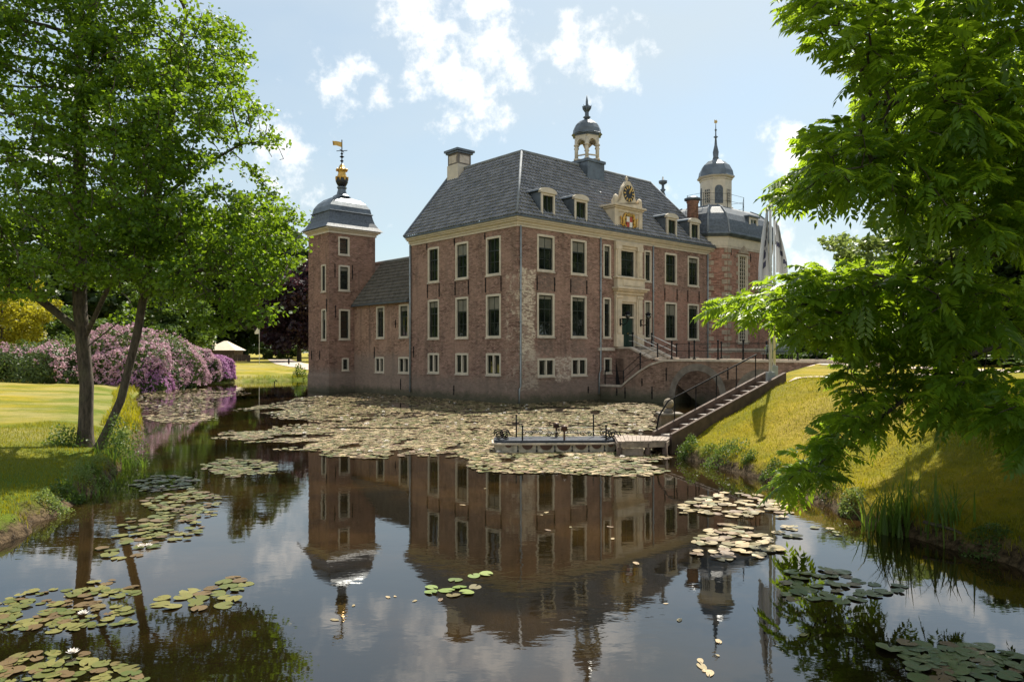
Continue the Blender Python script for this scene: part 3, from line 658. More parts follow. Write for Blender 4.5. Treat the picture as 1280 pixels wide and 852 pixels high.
# dormers
def dormer(uc):
    u0, u1, vf, z0, z1 = uc - .6, uc + .6, -.12, 11.68, 13.2
    v_at = lambda z: E0 + (z - ze) / (RH - ze) * (RV - E0)
    P = front(vf); b = MB()
    b.pbox(P, u0, u0 + .14, -.12, .06, z0, z1); b.pbox(P, u1 - .14, u1, -.12, .06, z0, z1); b.pbox(P, u0 + .14, u1 - .14, -.12, .055, z1 - .14, z1); b.pbox(P, u0 + .14, u1 - .14, -.12, .055, z0, z0 + .1)
    b.pbox(P, u0 - .1, u1 + .1, -.12, .14, z1, z1 + .1)
    arc = [(uc + (.74) * math.cos(t), z1 + .1 + .26 * math.sin(t)) for t in np.linspace(0, math.pi, 11)]
    b.prism(arc, P, -.1, .1)
    d = b.build('dormer', M['cream'], house)
    b = MB()
    for x in (u0 + .02, u1 - .02):
        b.prism([(-.1, z0 - .1), (v_at(z1 + .1) + .1, z1 + .1), (-.1, z1 + .1)], lambda s, o, z, x=x: (x + o, vf + .02 + s + .1, z), -.02, .02)
    b.build('dormer_cheek', M['lead'], d)
    b = MB(); ve = v_at(z1 + .34) + .15
    top = [(uc + .78 * math.cos(t), z1 + .11 + .28 * math.sin(t)) for t in np.linspace(0, math.pi, 9)]
    b.prism(top, lambda s, o, z: (s, o, z), vf + .08, ve); b.build('dormer_roof', M['lead'], d)
    b = MB(); b.face([P(u0 + .14, -.09, z0 + .1), P(u1 - .14, -.09, z0 + .1), P(u1 - .14, -.09, z1 - .14), P(u0 + .14, -.09, z1 - .14)]); b.build('pane', M['glass'], d)
    b = MB(); b.pbox(P, uc - .025, uc + .025, -.09, -.04, z0 + .1, z1 - .14)
    b.pbox(P, u0 + .14, u0 + .19, -.09, -.04, z0 + .1, z1 - .14); b.pbox(P, u1 - .19, u1 - .14, -.09, -.04, z0 + .1, z1 - .14); b.build('sash', M['sash'], d)
for uc in (2.46, 5.5, 15.45, 18.38): dormer(uc)
# clock gable with coat of arms
GP = front(-.05); b = MB()
b.pbox(GP, PC - 1.5, PC + 1.5, -1.3, .0, 11.54, 13.2); b.pbox(GP, PC - 1.52, PC - 1.15, 0, .08, 11.54, 13.2); b.pbox(GP, PC + 1.15, PC + 1.52, 0, .08, 11.54, 13.2)
b.pbox(GP, PC - 1.15, PC + 1.15, 0, .05, 12.98, 13.2)
b.pbox(GP, PC - 1.62, PC + 1.62, -1.3, .16, 13.2, 13.32); b.pbox(GP, PC - 1.74, PC + 1.74, -1.2, .28, 13.32, 13.44)
gb = b.build('clock_gable', M['stone'], house, bevel=.015)
prof = [(1.5, 13.44), (1.5, 13.75), (1.32, 13.92), (1.18, 13.74), (.98, 13.68), (.82, 13.82), (.73, 14.1), (.7, 14.4), (.54, 14.78), (.3, 15.05), (.15, 15.2)]
poly = [(PC + x, z) for x, z in prof] + [(PC - x, z) for x, z in reversed(prof)]
b = MB(); b.prism(poly, GP, -.25, .05); b.lathe([(.14, 15.2), (.07, 15.28), (.13, 15.4), (.02, 15.6)], (PC, .1, 0), 10)
for q in (-1, 1): b.lathe([(.2, 13.44), (.14, 13.6), (.22, 13.85), (.16, 14.05), (.03, 14.15)], (PC + q * 1.3, 0, 0), 10)
b.build('scroll_pediment', M['stone'], gb)
CZ_ = 14.33
disc = lambda b, r, o0, o1, cz=CZ_, n=32, cx=PC: b.prism([(cx + r * math.cos(t), cz + r * math.sin(t)) for t in np.linspace(0, 2 * math.pi, n, endpoint=False)], GP, o0, o1)
b = MB(); disc(b, .58, .05, .09); ck = b.build('clock_dial', M['black'], gb)
for k in range(12):
    b = MB()
    t = math.pi / 2 - k * math.pi / 6
    c_ = Vector(GP(PC + .46 * math.cos(t), .1, CZ_ + .46 * math.sin(t))); rd = Vector((math.cos(t), 0, math.sin(t))); tg = Vector((-math.sin(t), 0, math.cos(t)))
    b.obox(c_, rd * .105, tg * (.035 if k % 3 else .045), (0, .012, 0))
    b.build('clock_numeral', M['goldpaint'], ck)
b = MB()
for t, ln, wd in ((R(52), .5, .035), (R(62), .3, .05)):
    c_ = Vector(GP(PC + ln / 2 * math.cos(t), .12, CZ_ + ln / 2 * math.sin(t))); rd = Vector((math.cos(t), 0, math.sin(t))); tg = Vector((-math.sin(t), 0, math.cos(t)))
    b.obox(c_, rd * ln / 2, tg * wd, (0, .012, 0))
b.build('clock_hand', M['goldpaint'], ck)
# heraldic relief: two gilt supporters, quartered shield, crown and mantling
AZ = 12.3
b = MB()
for q in (-1, 1):
    body = [(.62, -.5), (.66, -.25), (.55, -.02), (.62, .2), (.5, .42), (.42, .52)]
    b.tube([GP(PC + q * x, .1, AZ + z) for x, z in body], [.07, .1, .12, .11, .09, .06], 8)
    b.lathe([(.01, -.11), (.1, -.04), (.11, .04), (.01, .11)], GP(PC + q * .45, .12, AZ + .52), 8)
    b.tube([GP(PC + q * .58, .12, AZ + .2), GP(PC + q * .4, .14, AZ + .28), GP(PC + q * .34, .14, AZ + .2)], .05, 6)
    b.tube([GP(PC + q * .6, .12, AZ - .15), GP(PC + q * .45, .14, AZ - .22), GP(PC + q * .4, .14, AZ - .36)], .055, 6)
    b.tube([GP(PC + q * .68, .1, AZ - .3), GP(PC + q * .88, .1, AZ - .15), GP(PC + q * .84, .1, AZ + .15), GP(PC + q * .92, .1, AZ + .35)], [.03, .04, .045, .06], 6)
for k in range(9):
    x = -.8 + .2 * k; b.lathe([(.01, -.08), (.09, 0), (.01, .08)], GP(PC + x, .08, AZ - .58 + .05 * math.sin(k * 2)), 8)
b.build('gilt_supporter', M['gold'], gb)
b = MB(); b.mi = 0
for i in range(2):
    for j in range(2):
        b.mi = (i + j) % 2; b.pbox(GP, PC - .3 + i * .3, PC + i * .3, .06, .14, AZ - .34 + j * .36, AZ + .02 + j * .36)
b.build('heraldic_shield', [M['red'], M['white']], gb)
b = MB(); b.prism([(PC - .28, AZ + .42), (PC + .28, AZ + .42), (PC + .34, AZ + .66), (PC + .17, AZ + .54), (PC, AZ + .7), (PC - .17, AZ + .54), (PC - .34, AZ + .66)], GP, .06, .15)
b.build('crown', M['gold'], gb)
# roof cupola (bell turret)
CU, CV = 10.6, 4.0
b = MB(); b.box(CU - .92, CU + .92, CV - .92, CV + .92, 15.9, 17.15); b.box(CU - 1.0, CU + 1.0, CV - 1.0, CV + 1.0, 17.15, 17.35)
cup = b.build('bell_turret', M['lead'], house)
b = MB(); rr_ = .9
VA = R(222.6)
col6 = [(CU + rr_ * math.cos(VA + R(60 * k)), CV + rr_ * math.sin(VA + R(60 * k))) for k in range(6)]
def hex_(b, r, z0, z1, r2=None): b.lathe([(r, z0), (r2 or r, z1)], (CU, CV, 0), 6, False, VA)
for x, y in col6: b.tube([(x, y, 17.3), (x, y, 19.0)], .13, 8); b.lathe([(.19, 18.42), (.19, 18.52)], (x, y, 0), 8); b.lathe([(.19, 17.35), (.19, 17.5)], (x, y, 0), 8)
for k in range(6):                                        # round arch heads between the posts
    p0, p1 = Vector((*col6[k], 0)), Vector((*col6[(k + 1) % 6], 0)); e = (p1 - p0); ln = e.length; e.normalize(); nn = Vector((e.y, -e.x, 0))
    rr2 = ln / 2 - .11; pts = [(0, 18.52), (0, 19.2), (ln, 19.2), (ln, 18.52)] + [(ln / 2 + rr2 * math.cos(t), 18.52 + rr2 * 1.2 * math.sin(t)) for t in np.linspace(0, math.pi, 11)]
    b.prism(pts, lambda s, o, z, p0=p0, e=e, nn=nn: tuple(p0 + e * s + nn * o + Vector((0, 0, z))), -.08, .08)
b.build('arcade', M['cream'], cup)
b = MB(); hex_(b, 1.04, 19.2, 19.3); hex_(b, 1.2, 19.3, 19.38); b.build('turret_cornice', M['lead'], cup)
b = MB()
for k in range(6):
    p0, p1 = Vector((*col6[k], 17.72)), Vector((*col6[(k + 1) % 6], 17.72)); b.tube([p0, p1], .06, 6)
b.build('turret_rail', M['cream'], cup)
b = MB(); b.lathe([(1.16, 19.38), (1.06, 19.48), (1.02, 19.75), (.86, 20.1), (.58, 20.35), (.26, 20.5), (.14, 20.58)], (CU, CV, 0), 12, False, VA); b.build('dome', M['lead'], cup)
b = MB(); b.lathe([(.14, 20.55), (.3, 20.7), (.16, 20.8), (.14, 21.2), (.32, 21.5), (.1, 21.55), (.09, 21.9), (.02, 22.35)], (CU, CV, 0), 12)
for k in range(6):
    t = k * math.pi / 3; b.tube([(CU + .12 * math.cos(t), CV + .12 * math.sin(t), 21.1), (CU + .28 * math.cos(t), CV + .28 * math.sin(t), 21.35), (CU + .36 * math.cos(t), CV + .36 * math.sin(t), 21.6)], [.05, .06, .01], 5)
b.build('finial', M['lead'], cup)

# ------------------------------------------------------------ low wing
wing = hthing('house_wing', 'low brick wing with mossy tiled roof between the corner tower and the manor house', 'house wing', (4, 15.7, 0))
ww = [(11.86, 13.12, 4.26, 6.7, 'sash'), (15.17, 16.31, 4.26, 6.7, 'sash'), (11.8, 13.2, 1.65, 2.82, 'twin'), (15.22, 16.5, 1.62, 2.8, 'twin')]
b = MB(); b.wall(LP, DP + .003, 19.7, -1, 7.0, [w_[:4] for w_ in ww]); b.face([(8, DP, -1), (8, 19.7, -1), (8, 19.7, 7), (8, DP, 7)]); b.build('wall', M['brick_wing'], wing)
b = MB(); b.box(.3, 7.7, DP + .1, 19.5, 0, 6.8); b.build('interior', M['dark'], wing)
for w_ in ww: window(wing, LP, *w_)
upw = Vector((2.6 + .25, 0, 10.6 - 6.95)); 
pantiles(wing, (-.25, 0, 6.95), (0, 1, 0), upw, [(DP + .02, 0), (19.68, 0), (19.68, upw.length), (DP + .02, upw.length)], mat='tileold')
b = MB(); b.face([(2.6, DP, 10.6), (2.6, 23, 10.6), (6.5, 23, 7), (6.5, DP, 7)]); b.face([(2.6, 19.7, 10.6), (2.6, 23, 10.6), (-.2, 23, 6.95), (-.2, 19.7, 6.95)]); b.build('roof_back', M['tileold'], wing)
b = MB(); b.tube([(2.6, DP, 10.66), (2.6, 22.9, 10.66)], .12, 8); b.build('ridge_cap', M['leadpale'], wing)
b = MB(); b.box(-.32, .02, DP + .02, 19.68, 6.84, 6.98); b.build('gutter', M['lead'], wing)
anchors(wing, LP, [(16.6, 2.7, 3.6), (13.6, 5.0, 5.6), (12.9, .4, 1.2)])

# ------------------------------------------------------------ corner tower
TU0, TU1, TV0, TV1, TZ = -2.27, 1.94, 19.7, 23.2, 12.75
tw = hthing('corner_tower', 'square brick corner tower with bell shaped lead roof and gilded weathervane', 'tower', ((TU0 + TU1) / 2, (TV0 + TV1) / 2, 0))
TF, TL = front(TV0), leftp(TU0)
twf = [(-1.44, -.47, 10.95, 12.4, 'narrow'), (-1.41, -.45, 8.1, 10.12, 'narrow'), (-1.38, -.42, 4.2, 6.6, 'narrow'), (-1.12, -.53, 1.72, 2.7, 'narrow')]
twl = [(20.2, 20.95, 8.0, 10.15, 'narrow'), (20.15, 20.9, 4.15, 6.6, 'narrow')]
b = MB(); b.wall(TF, TU0, TU1, -1, TZ, [q[:4] for q in twf]); b.wall(TL, TV0, TV1, -1, TZ, [q[:4] for q in twl])
b.face([(TU1, TV0, -1), (TU1, TV1, -1), (TU1, TV1, TZ), (TU1, TV0, TZ)]); b.face([(TU0, TV1, -1), (TU1, TV1, -1), (TU1, TV1, TZ), (TU0, TV1, TZ)]); b.build('wall', M['brick_tower'], tw)
b = MB(); b.box(TU0 + .3, TU1 - .3, TV0 + .3, TV1 - .3, 0, TZ - .1); b.build('interior', M['dark'], tw)
for q in twf: window(tw, TF, *q)
for q in twl: window(tw, TL, *q)
b = MB(); b.loft([rect_ring(TU0 - .05, TU1 + .05, TV0 - .05, TV1 + .05, .0), rect_ring(TU0 - .05, TU1 + .05, TV0 - .05, TV1 + .05, 1.2), rect_ring(TU0, TU1, TV0, TV1, 1.5)]); b.build('plinth', M['brick_tower'], tw)
b = MB()
for o, z0, z1 in ((.08, TZ - .12, TZ + .08), (.18, TZ + .08, TZ + .18), (.32, TZ + .18, TZ + .3)): b.box(TU0 - o, TU1 + o, TV0 - o, TV1 + o, z0, z1)
b.build('cornice', M['cream'], tw)
prof = [(.48, 13.07), (.42, 13.13), (.18, 13.4), (-.02, 13.75), (-.14, 14.15), (-.2, 14.45)]
b = MB(); b.loft([rect_ring(TU0 - o, TU1 + o, TV0 - o, TV1 + o, z) for o, z in prof]); b.build('flared_roof', M['slate'], tw)
prof = [(-.12, 14.45), (-.12, 14.52), (-.22, 14.56), (-.3, 14.95), (-.55, 15.35), (-.9, 15.68), (-1.3, 15.88), (-1.42, 15.92)]
b = MB(); b.loft([rect_ring(TU0 - o, TU1 + o, TV0 - o, TV1 + o, z) for o, z in prof]); b.build('bell_dome', M['lead'], tw)
tcx, tcy = (TU0 + TU1) / 2, (TV0 + TV1) / 2
b = MB(); b.lathe([(.75, 15.9), (.72, 16.0), (.42, 16.2), (.32, 16.6), (.4, 16.7), (.4, 16.8)], (tcx, tcy, 0), 8, False, R(22.5)); fn = b.build('spire_base', M['lead'], tw)
b = MB(); b.lathe([(.02, 16.8), (.35, 16.9), (.5, 17.2), (.48, 17.45), (.35, 17.7), (.1, 17.82)], (tcx, tcy, 0), 16); b.build('ball', M['black'], fn)
b = MB(); b.lathe([(.49, 17.5), (.40, 17.68), (.3, 17.95), (.34, 18.1), (.46, 18.25), (.3, 18.3), (.22, 18.55), (.1, 18.7)], (tcx, tcy, 0), 10)
for k in range(8):
    t = k * math.pi / 4; b.lathe([(.01, -.12), (.12, 0), (.01, .12)], (tcx + .42 * math.cos(t), tcy + .42 * math.sin(t), 18.2), 6)
    b.tube([(tcx + .46 * math.cos(t), tcy + .46 * math.sin(t), 17.6), (tcx + .52 * math.cos(t), tcy + .52 * math.sin(t), 17.3)], [.12, .02], 5)
b.build('gilt_crown', M['gold'], fn)
b = MB(); b.tube([(tcx, tcy, 18.6), (tcx, tcy, 20.7)], .045, 8)
for z, r in ((18.95, .16), (19.3, .2), (19.55, .12)): b.lathe([(.02, z - .12), (r, z), (.02, z + .12)], (tcx, tcy, 0), 10)
b.tube([(tcx - .35, tcy - .3, 19.8), (tcx + .35, tcy + .3, 19.8)], .03, 6); b.tube([(tcx - .3, tcy + .35, 19.8), (tcx + .3, tcy - .35, 19.8)], .03, 6)
b.build('vane_rod', M['iron'], fn)
b = MB(); P = lambda s, o, z: (tcx - s, tcy + o, z)
b.prism([(.04, 20.1), (.5, 20.15), (.8, 20.1), (.7, 20.25), (.85, 20.45), (.5, 20.5), (.04, 20.5)], P, -.02, .02); b.build('weathervane', M['gold'], fn)
anchors(tw, TF, [(-1.75, 9.1, 10.2), (-.2, 9.1, 10.2), (-1.7, 5.9, 6.9)]); anchors(tw, TL, [(20.05, 6.4, 7.4), (21.2, 2.6, 3.3), (22.6, 2.6, 3.3)])
b = MB(); b.tube([(TU0 - .4, TV1 + .3, 12.95), (TU0 - .75, TV1 + .6, 12.5)], .06, 6); b.build('rain_spout', M['lead'], tw)

# ------------------------------------------------------------ octagonal pavilion tower on the right
pv = hthing('pavilion_tower', 'red brick pavilion with curved slate roof and domed lantern, right end of the house', 'tower', (24.9, 2.2, 0))
PU0, PU1, PV0, PV1, CH = 20.4, 29.4, -1.08, 5.5, 1.08
def octo(o, z):
    u0, u1, v0, v1 = PU0 - o, PU1 + o, PV0 - o, PV1 + o; c = CH + o * .4
    return [(u0 + c, v0, z), (u1 - c, v0, z), (u1, v0 + c, z), (u1, v1 - c, z), (u1 - c, v1, z), (u0 + c, v1, z), (u0, v1 - c, z), (u0, v0 + c, z)]
PZ = 12.0
PF = front(PV0)
pw = [(23.05, 24.45, 8.0, 11.1), (23.05, 24.45, 3.9, 6.5), (26.6, 28.0, 8.0, 11.1)]
b = MB(); b.wall(PF, PU0 + CH, PU1 - CH, -1, PZ, pw)
og0, og1 = octo(0, -1), octo(0, PZ)
for k in range(1, 8): b.face([og0[k], og0[(k + 1) % 8], og1[(k + 1) % 8], og1[k]])
b.build('wall', M['brick_pavilion'], pv)
b = MB(); b.box(PU0 + 1.2, PU1 - 1.2, PV0 + .35, PV1 - .4, 0, PZ - .2); b.build('interior', M['dark'], pv)
for q in pw: window(pv, PF, *q, 'grid')
for z0, z1 in ((.2, .5), (3.2, 3.5), (7.2, 7.5), (11.45, 11.7)):
    b = MB(); b.loft([octo(.05, z0), octo(.08, z1)]); b.build('stone_band', M['coping'], pv)
rs = random.Random(3)
def stone(kind, *q):
    b = MB(); b.pbox(PF, *q); b.build(kind, M['bandstone'], pv)
for uu, nn in ((PU0 + CH, 1), (PU1 - CH, -1)):
    for k in range(22):
        z0 = .6 + k * .5
        if z0 > 11.2: break
        ln = .55 if k % 2 else .3; a0, a1 = sorted((uu, uu + nn * ln)); stone('stone_quoin', a0, a1, .004, .045, z0, z0 + .36)
for s0, s1, z0, z1 in pw:
    for zz in np.arange(z0, z1, .7):
        for a0, a1 in ((s0 - .32, s0 - .03), (s1 + .03, s1 + .32)): stone('stone_block', a0, a1, .004, .04, zz, zz + .28)
for k in range(14):
    q = rs.uniform(21.9, 28); zz = rs.choice([8.6, 9.6, 10.5, 4.5, 5.4])
    if not any(s0 - .5 < q < s1 + .5 or s0 - .5 < q + .6 < s1 + .5 for s0, s1, _, _ in pw): stone('stone_block', q, q + rs.uniform(.3, .6), .005, .03, zz, zz + .22)
CF = lambda s, o, z: (PU0 + (s - o) * .7071, -(s + o) * .7071, z)
for k in range(22):
    z0 = .6 + k * .5
    if z0 > 11.2: break
    ln = .45 if k % 2 else .25
    for a0, a1 in ((.04, ln), (1.53 - (.7 - ln), 1.5)):
        b = MB(); b.pbox(CF, a0, a1, .004, .04, z0, z0 + .34); b.build('stone_block', M['bandstone'], pv)
for s0, s1, z0, z1 in (pw[0], pw[2]):
    b = MB(); m = (s0 + s1) / 2; b.prism([(s0 - .1, z1 + .08), (s1 + .1, z1 + .08), (m, z1 + .75)], PF, .004, .12); b.build('window_pediment', M['bandstone'], pv)
b = MB(); b.loft([octo(.08, PZ - .35), octo(.1, PZ)]); b.loft([octo(.1, PZ), octo(.14, PZ + .35)]); b.build('frieze', M['cream'], pv)
b = MB(); b.loft([octo(.25, PZ + .35), octo(.42, PZ + .55), octo(.42, PZ + .65)]); b.build('cornice', M['lead'], pv)
b = MB(); b.loft([octo(o, z) for o, z in ((.36, 12.65), (.27, 12.75), (.2, 13.2), (.05, 13.75), (-.25, 14.3), (-.8, 14.85), (-1.5, 15.2), (-2.3, 15.4))]); b.build('curved_roof', M['slate'], pv)
for k in range(8):
    b = MB(); b.tube([octo(o, z + .03)[k] for o, z in ((.36, 12.65), (.27, 12.75), (.2, 13.2), (.05, 13.75), (-.25, 14.3), (-.8, 14.85), (-1.5, 15.2))], .07, 6)
    b.build('hip_roll', M['leadpale'], pv)
# dormer on the curved roof
DPn = front(PV0 - .05)
b = MB(); b.pbox(DPn, 24.600, 24.850, -1.5, .02, 12.7, 14.3); b.pbox(DPn, 25.750, 26.000, -1.5, .02, 12.7, 14.3); b.pbox(DPn, 24.850, 25.750, -1.5, .018, 14.1, 14.3); b.pbox(DPn, 24.850, 25.750, -.2, .018, 12.7, 12.85); dd = b.build('dormer', M['cream'], pv)
b = MB(); b.pbox(DPn, 24.450, 26.150, -2.2, .12, 14.3, 14.42); b.build('dormer_roof', M['lead'], dd)
b = MB(); b.pbox(DPn, 24.850, 25.750, -.2, -.06, 12.85, 14.1); b.build('pane', M['glass'], dd)
b = MB(); b.pbox(DPn, 25.280, 25.320, -.06, -.02, 12.85, 14.1); b.pbox(DPn, 24.850, 25.750, -.06, -.022, 13.45, 13.49); b.build('sash', M['white'], dd)
b = MB(); b.pbox(DPn, 24.560, 24.598, -1.6, .0, 12.7, 14.3); b.pbox(DPn, 26.002, 26.040, -1.6, 0, 12.7, 14.3); b.build('dormer_cheek', M['lead'], dd)
lu, lv = 24.9, 2.2
b = MB(); b.lathe([(1.45, 15.1), (1.45, 15.45), (1.33, 15.5), (1.33, 17.75), (1.4, 17.8), (1.4, 17.95)], (lu, lv, 0), 8, False, R(22.5)); ln_ = b.build('lantern', M['cream'], pv)
for k in range(8):
    t = R(45 * k); rad = 1.33 * math.cos(R(22.5)); P = lambda s, o, z, t=t, rad=rad: (lu + (rad + o) * math.cos(t) - s * math.sin(t), lv + (rad + o) * math.sin(t) + s * math.cos(t), z)
    big = k % 2 == 1
    if big:
        b = MB(); b.prism([(-.34, 15.7), (.34, 15.7), (.34, 16.9)] + [(.34 * math.cos(q), 16.9 + .34 * math.sin(q)) for q in np.linspace(0, math.pi, 9)[1:-1]] + [(-.34, 16.9)], P, .004, .03); b.build('louvre', M['slate'], ln_)
    else:
        b = MB(); b.pbox(P, -.26, .26, .003, .02, 15.8, 16.95); b.build('pane', M['glass'], ln_)
        b = MB()
        for x in (-.26, -.09, .09, .26): b.pbox(P, x - .02, x + .02, .02, .05, 15.8, 16.95)
        for z in np.linspace(15.8, 16.95, 6): b.pbox(P, -.26, .26, .021, .045, z - .018, z + .018)
        b.build('sash', M['cream'], ln_)
b = MB(); b.lathe([(1.5, 17.95), (1.6, 18.05), (1.55, 18.12)], (lu, lv, 0), 8, False, R(22.5)); b.build('lantern_cornice', M['cream'], ln_)
b = MB(); b.lathe([(1.6, 18.1), (1.5, 18.2), (1.42, 18.6), (1.15, 19.1), (.75, 19.45), (.35, 19.62), (.25, 19.75)], (lu, lv, 0), 8, False, R(22.5)); b.build('dome', M['lead'], ln_)
b = MB(); b.lathe([(.3, 19.65), (.22, 19.9), (.26, 20.3), (.12, 20.9), (.07, 21.5), (.2, 21.6), (.06, 21.7), (.05, 22.1), (.11, 22.2), (.04, 22.3), (.02, 22.9)], (lu, lv, 0), 10); b.build('spire', M['lead'], ln_)
b = MB(); P = lambda s, o, z: (lu + s, lv + o, z); b.prism([(-.2, 22.75), (.12, 22.8), (.25, 22.95), (.1, 23.1), (.02, 22.98), (-.18, 23.05)], P, -.02, .02); b.build('weathervane', M['gold'], ln_)
b = MB()
rl = 2.6; pts = [(lu + rl * math.cos(R(22.5 + 45 * k)) * 1.25, lv + rl * .8 * math.sin(R(22.5 + 45 * k))) for k in range(8)]
for k in range(8):
    x, y = pts[k]; x2, y2 = pts[(k + 1) % 8]; b.tube([(x, y, 14.8), (x, y, 16.3)], .022, 6)
    for z in (15.7, 16.28): b.tube([(x, y, z), (x2, y2, z)], .014, 5)
b.build('roof_railing', M['iron'], pv)
anchors(pv, PF, [(22.0, 11.9 - 1, 11.9 - .4), (22.5, 6.7, 7.1), (25.6, 6.6, 7.1), (24.9, 10.6, 11.3), (26.3, 10.6, 11.3)])

# ------------------------------------------------------------ bridge
br = hthing('arched_bridge', 'brick bridge with round arches and stone coping, leading from the front door to the bank', 'bridge', (10.4, -8, 0))
BU0, BU1 = 7.55, 13.4
BP = lambda s, o, z: (BU0 - o, -s, z)
def arch(cx, r, zs, n=14, flat=1.):
    return [(cx - r * math.cos(t), zs + r * flat * math.sin(t)) for t in np.linspace(0, math.pi, n)]
A1 = (7.75, 1.62, .45); A2 = (11.9, 1.2, .6)
def under(w1):
    p = []
    for c, r, z in (A1, A2): p += [(c - r, -1)] + arch(c, r, z) + [(c + r, -1)]
    return p
top = [(0, .86), (1.9, .88), (2.6, 1.38), (3.42, 1.9), (4.3, 2.34), (5.31, 2.6), (6.2, 2.62), (16, 2.62)]
poly = [(0.01, -1)] + under(16) + [(16, -1)] + top[::-1]
b = MB(); b.prism(poly, BP, 0, -(9.2 - BU0), True, False)
poly2 = [(0.01, -1)] + under(16) + [(16, -1), (16, 2.62), (0.01, 2.62)]
b.prism(poly2, BP, -(9.2 - BU0), -(BU1 - BU0), True, True)
b.build('wall', M['brick_bridge'], br)
b = MB()
for (s0, z0), (s1, z1) in zip(top, top[1:]):
    b.hexa([BP(s0, -.4, z0 - .003), BP(s1, -.4, z1 - .003), BP(s1, .07, z1 - .003), BP(s0, .07, z0 - .003), BP(s0, -.4, z0 + .13), BP(s1, -.4, z1 + .13), BP(s1, .07, z1 + .13), BP(s0, .07, z0 + .13)])
b.hexa([(BU1 - .35, -16, 2.617), (BU1 + .07, -16, 2.617), (BU1 + .07, -.3, 2.617), (BU1 - .35, -.3, 2.617), (BU1 - .35, -16, 2.75), (BU1 + .07, -16, 2.75), (BU1 + .07, -.3, 2.75), (BU1 - .35, -.3, 2.75)])
b.build('coping', M['coping'], br)
b = MB(); b.face([(BU0 + .4, -16, 2.66), (BU1 - .35, -16, 2.66), (BU1 - .35, -2.9, 2.66), (9.25, -2.9, 2.66), (9.25, -5.4, 2.66), (BU0 + .4, -5.4, 2.66)]); b.build('deck', M['sand'], br)
for c, r, z in (A1, A2):
    b = MB(); out = arch(c, r + .42, z, 16); inn = arch(c, r, z, 16)
    b.prism(out + inn[::-1], BP, -.3, .03); b.build('arch_ring', M['greystone'], br)
anchors(br, BP, [(2.2, .15, .9), (4.4, .2, 1.0), (3.6, 1.0, 1.5), (5.5, 1.4, 2.2), (9.85, 1.6, 2.3), (1.5, 0.3, .8)])
# railing along both edges
def rail_post(b, x, y, z, h=1.05):
    b.tube([(x, y, z), (x, y, z + h)], .045, 8); b.lathe([(.09, 0), (.09, .08), (.045, .12)], (x, y, z), 10); b.lathe([(.02, -.09), (.085, 0), (.02, .09)], (x, y, z + h + .05), 10); b.lathe([(.03, -.05), (.07, 0), (.03, .05)], (x, y, z + h * .55), 8)
for u, ws in ((BU0 + .18, (3.3, 5.77, 7.42, 9.07, 10.72, 12.37, 14.0)), (BU1 - .15, (3.2, 5.77, 7.42, 9.07, 10.72, 12.37, 14.0))):
    zz = [2.75 if (w_ > 5 or u > 9) else 2.0 for w_ in ws]
    for w_, z in zip(ws, zz):
        b = MB(); rail_post(b, u, -w_, z - .02); b.build('railing_post', M['iron'], br)
    b = MB()
    for h in (.95, .5): b.tube([(u, -w_, z + h) for w_, z in zip(ws, zz)], .016, 6)
    b.build('rail', M['iron'], br)
b = MB()
b.tube([(BU0 + .18, -.3, 1.95), (BU0 + .18, -1.9, 1.95), (BU0 + .18, -3.3, 2.95)], .02, 6); b.tube([(BU0 + .18, -.3, 1.45), (BU0 + .18, -1.9, 1.45), (BU0 + .18, -3.3, 2.5)], .016, 6); b.build('rail', M['iron'], br)
for w_ in (.3, 1.9):
    b = MB(); b.tube([(BU0 + .18, -w_, .95), (BU0 + .18, -w_, 1.97)], .04, 8); b.build('railing_post', M['iron'], br)
# entrance stairs
es = hthing('entrance_stairs', 'broad stone entrance steps with pale handrails climbing from the bridge to the front door', 'stairs', (10.45, -1.5, 2.6))
SU0, SU1 = 9.2, 11.75
SP = lambda s, o, z: (SU0 - o, -s, z)
b = MB(); b.prism([(.72, -.5), (3.1, -.5), (3.1, 2.72), (2.9, 2.75), (1.25, 3.42), (.005, 3.42), (.005, 2.75), (.72, 2.75)], SP, .03, -.28)
b.prism([(.005, 2.65), (3.1, 2.65), (2.9, 2.75), (1.25, 3.42), (.005, 3.42)], lambda s, o, z: (SU1 - .28 - o, -s, z), 0, -.28)
b.build('flank_wall', M['brick_stair'], es)
b = MB(); b.box(SU0 - .025, SU0 + .0, -.7, -.02, .87, 2.7); b.build('passage_shade', M['dark'], es)  # flat dark panel painted in for the shaded opening under the landing
b = MB(); b.box(SU0 + .25, SU1 - .28, -1.25, -.23, 2.7, 3.5); b.build('landing', M['greystone'], es)
b = MB()
for x in (SU0 - .03, SU1 - .29):
    pl = [(.005, 3.42), (1.25, 3.42), (2.95, 2.72), (3.4, 2.70)]
    for (s0, z0), (s1, z1) in zip(pl, pl[1:]):
        b.hexa([(x - .04, -s0, z0), (x + .36, -s0, z0), (x + .36, -s1, z1), (x - .04, -s1, z1), (x - .04, -s0, z0 + .13), (x + .36, -s0, z0 + .13), (x + .36, -s1, z1 + .13), (x - .04, -s1, z1 + .13)])
b.build('stair_coping', M['coping'], es)
for k in range(5):
    b = MB(); z = 3.5 - .16 * (k + 1); y = -1.25 - .34 * k
    b.box(SU0 + .33, SU1 - .29, y - .36, y - .002, 2.6, z - .05); b.box(SU0 + .33, SU1 - .29, y - .40, y, z - .05, z); b.build('step', M['coping'], es)
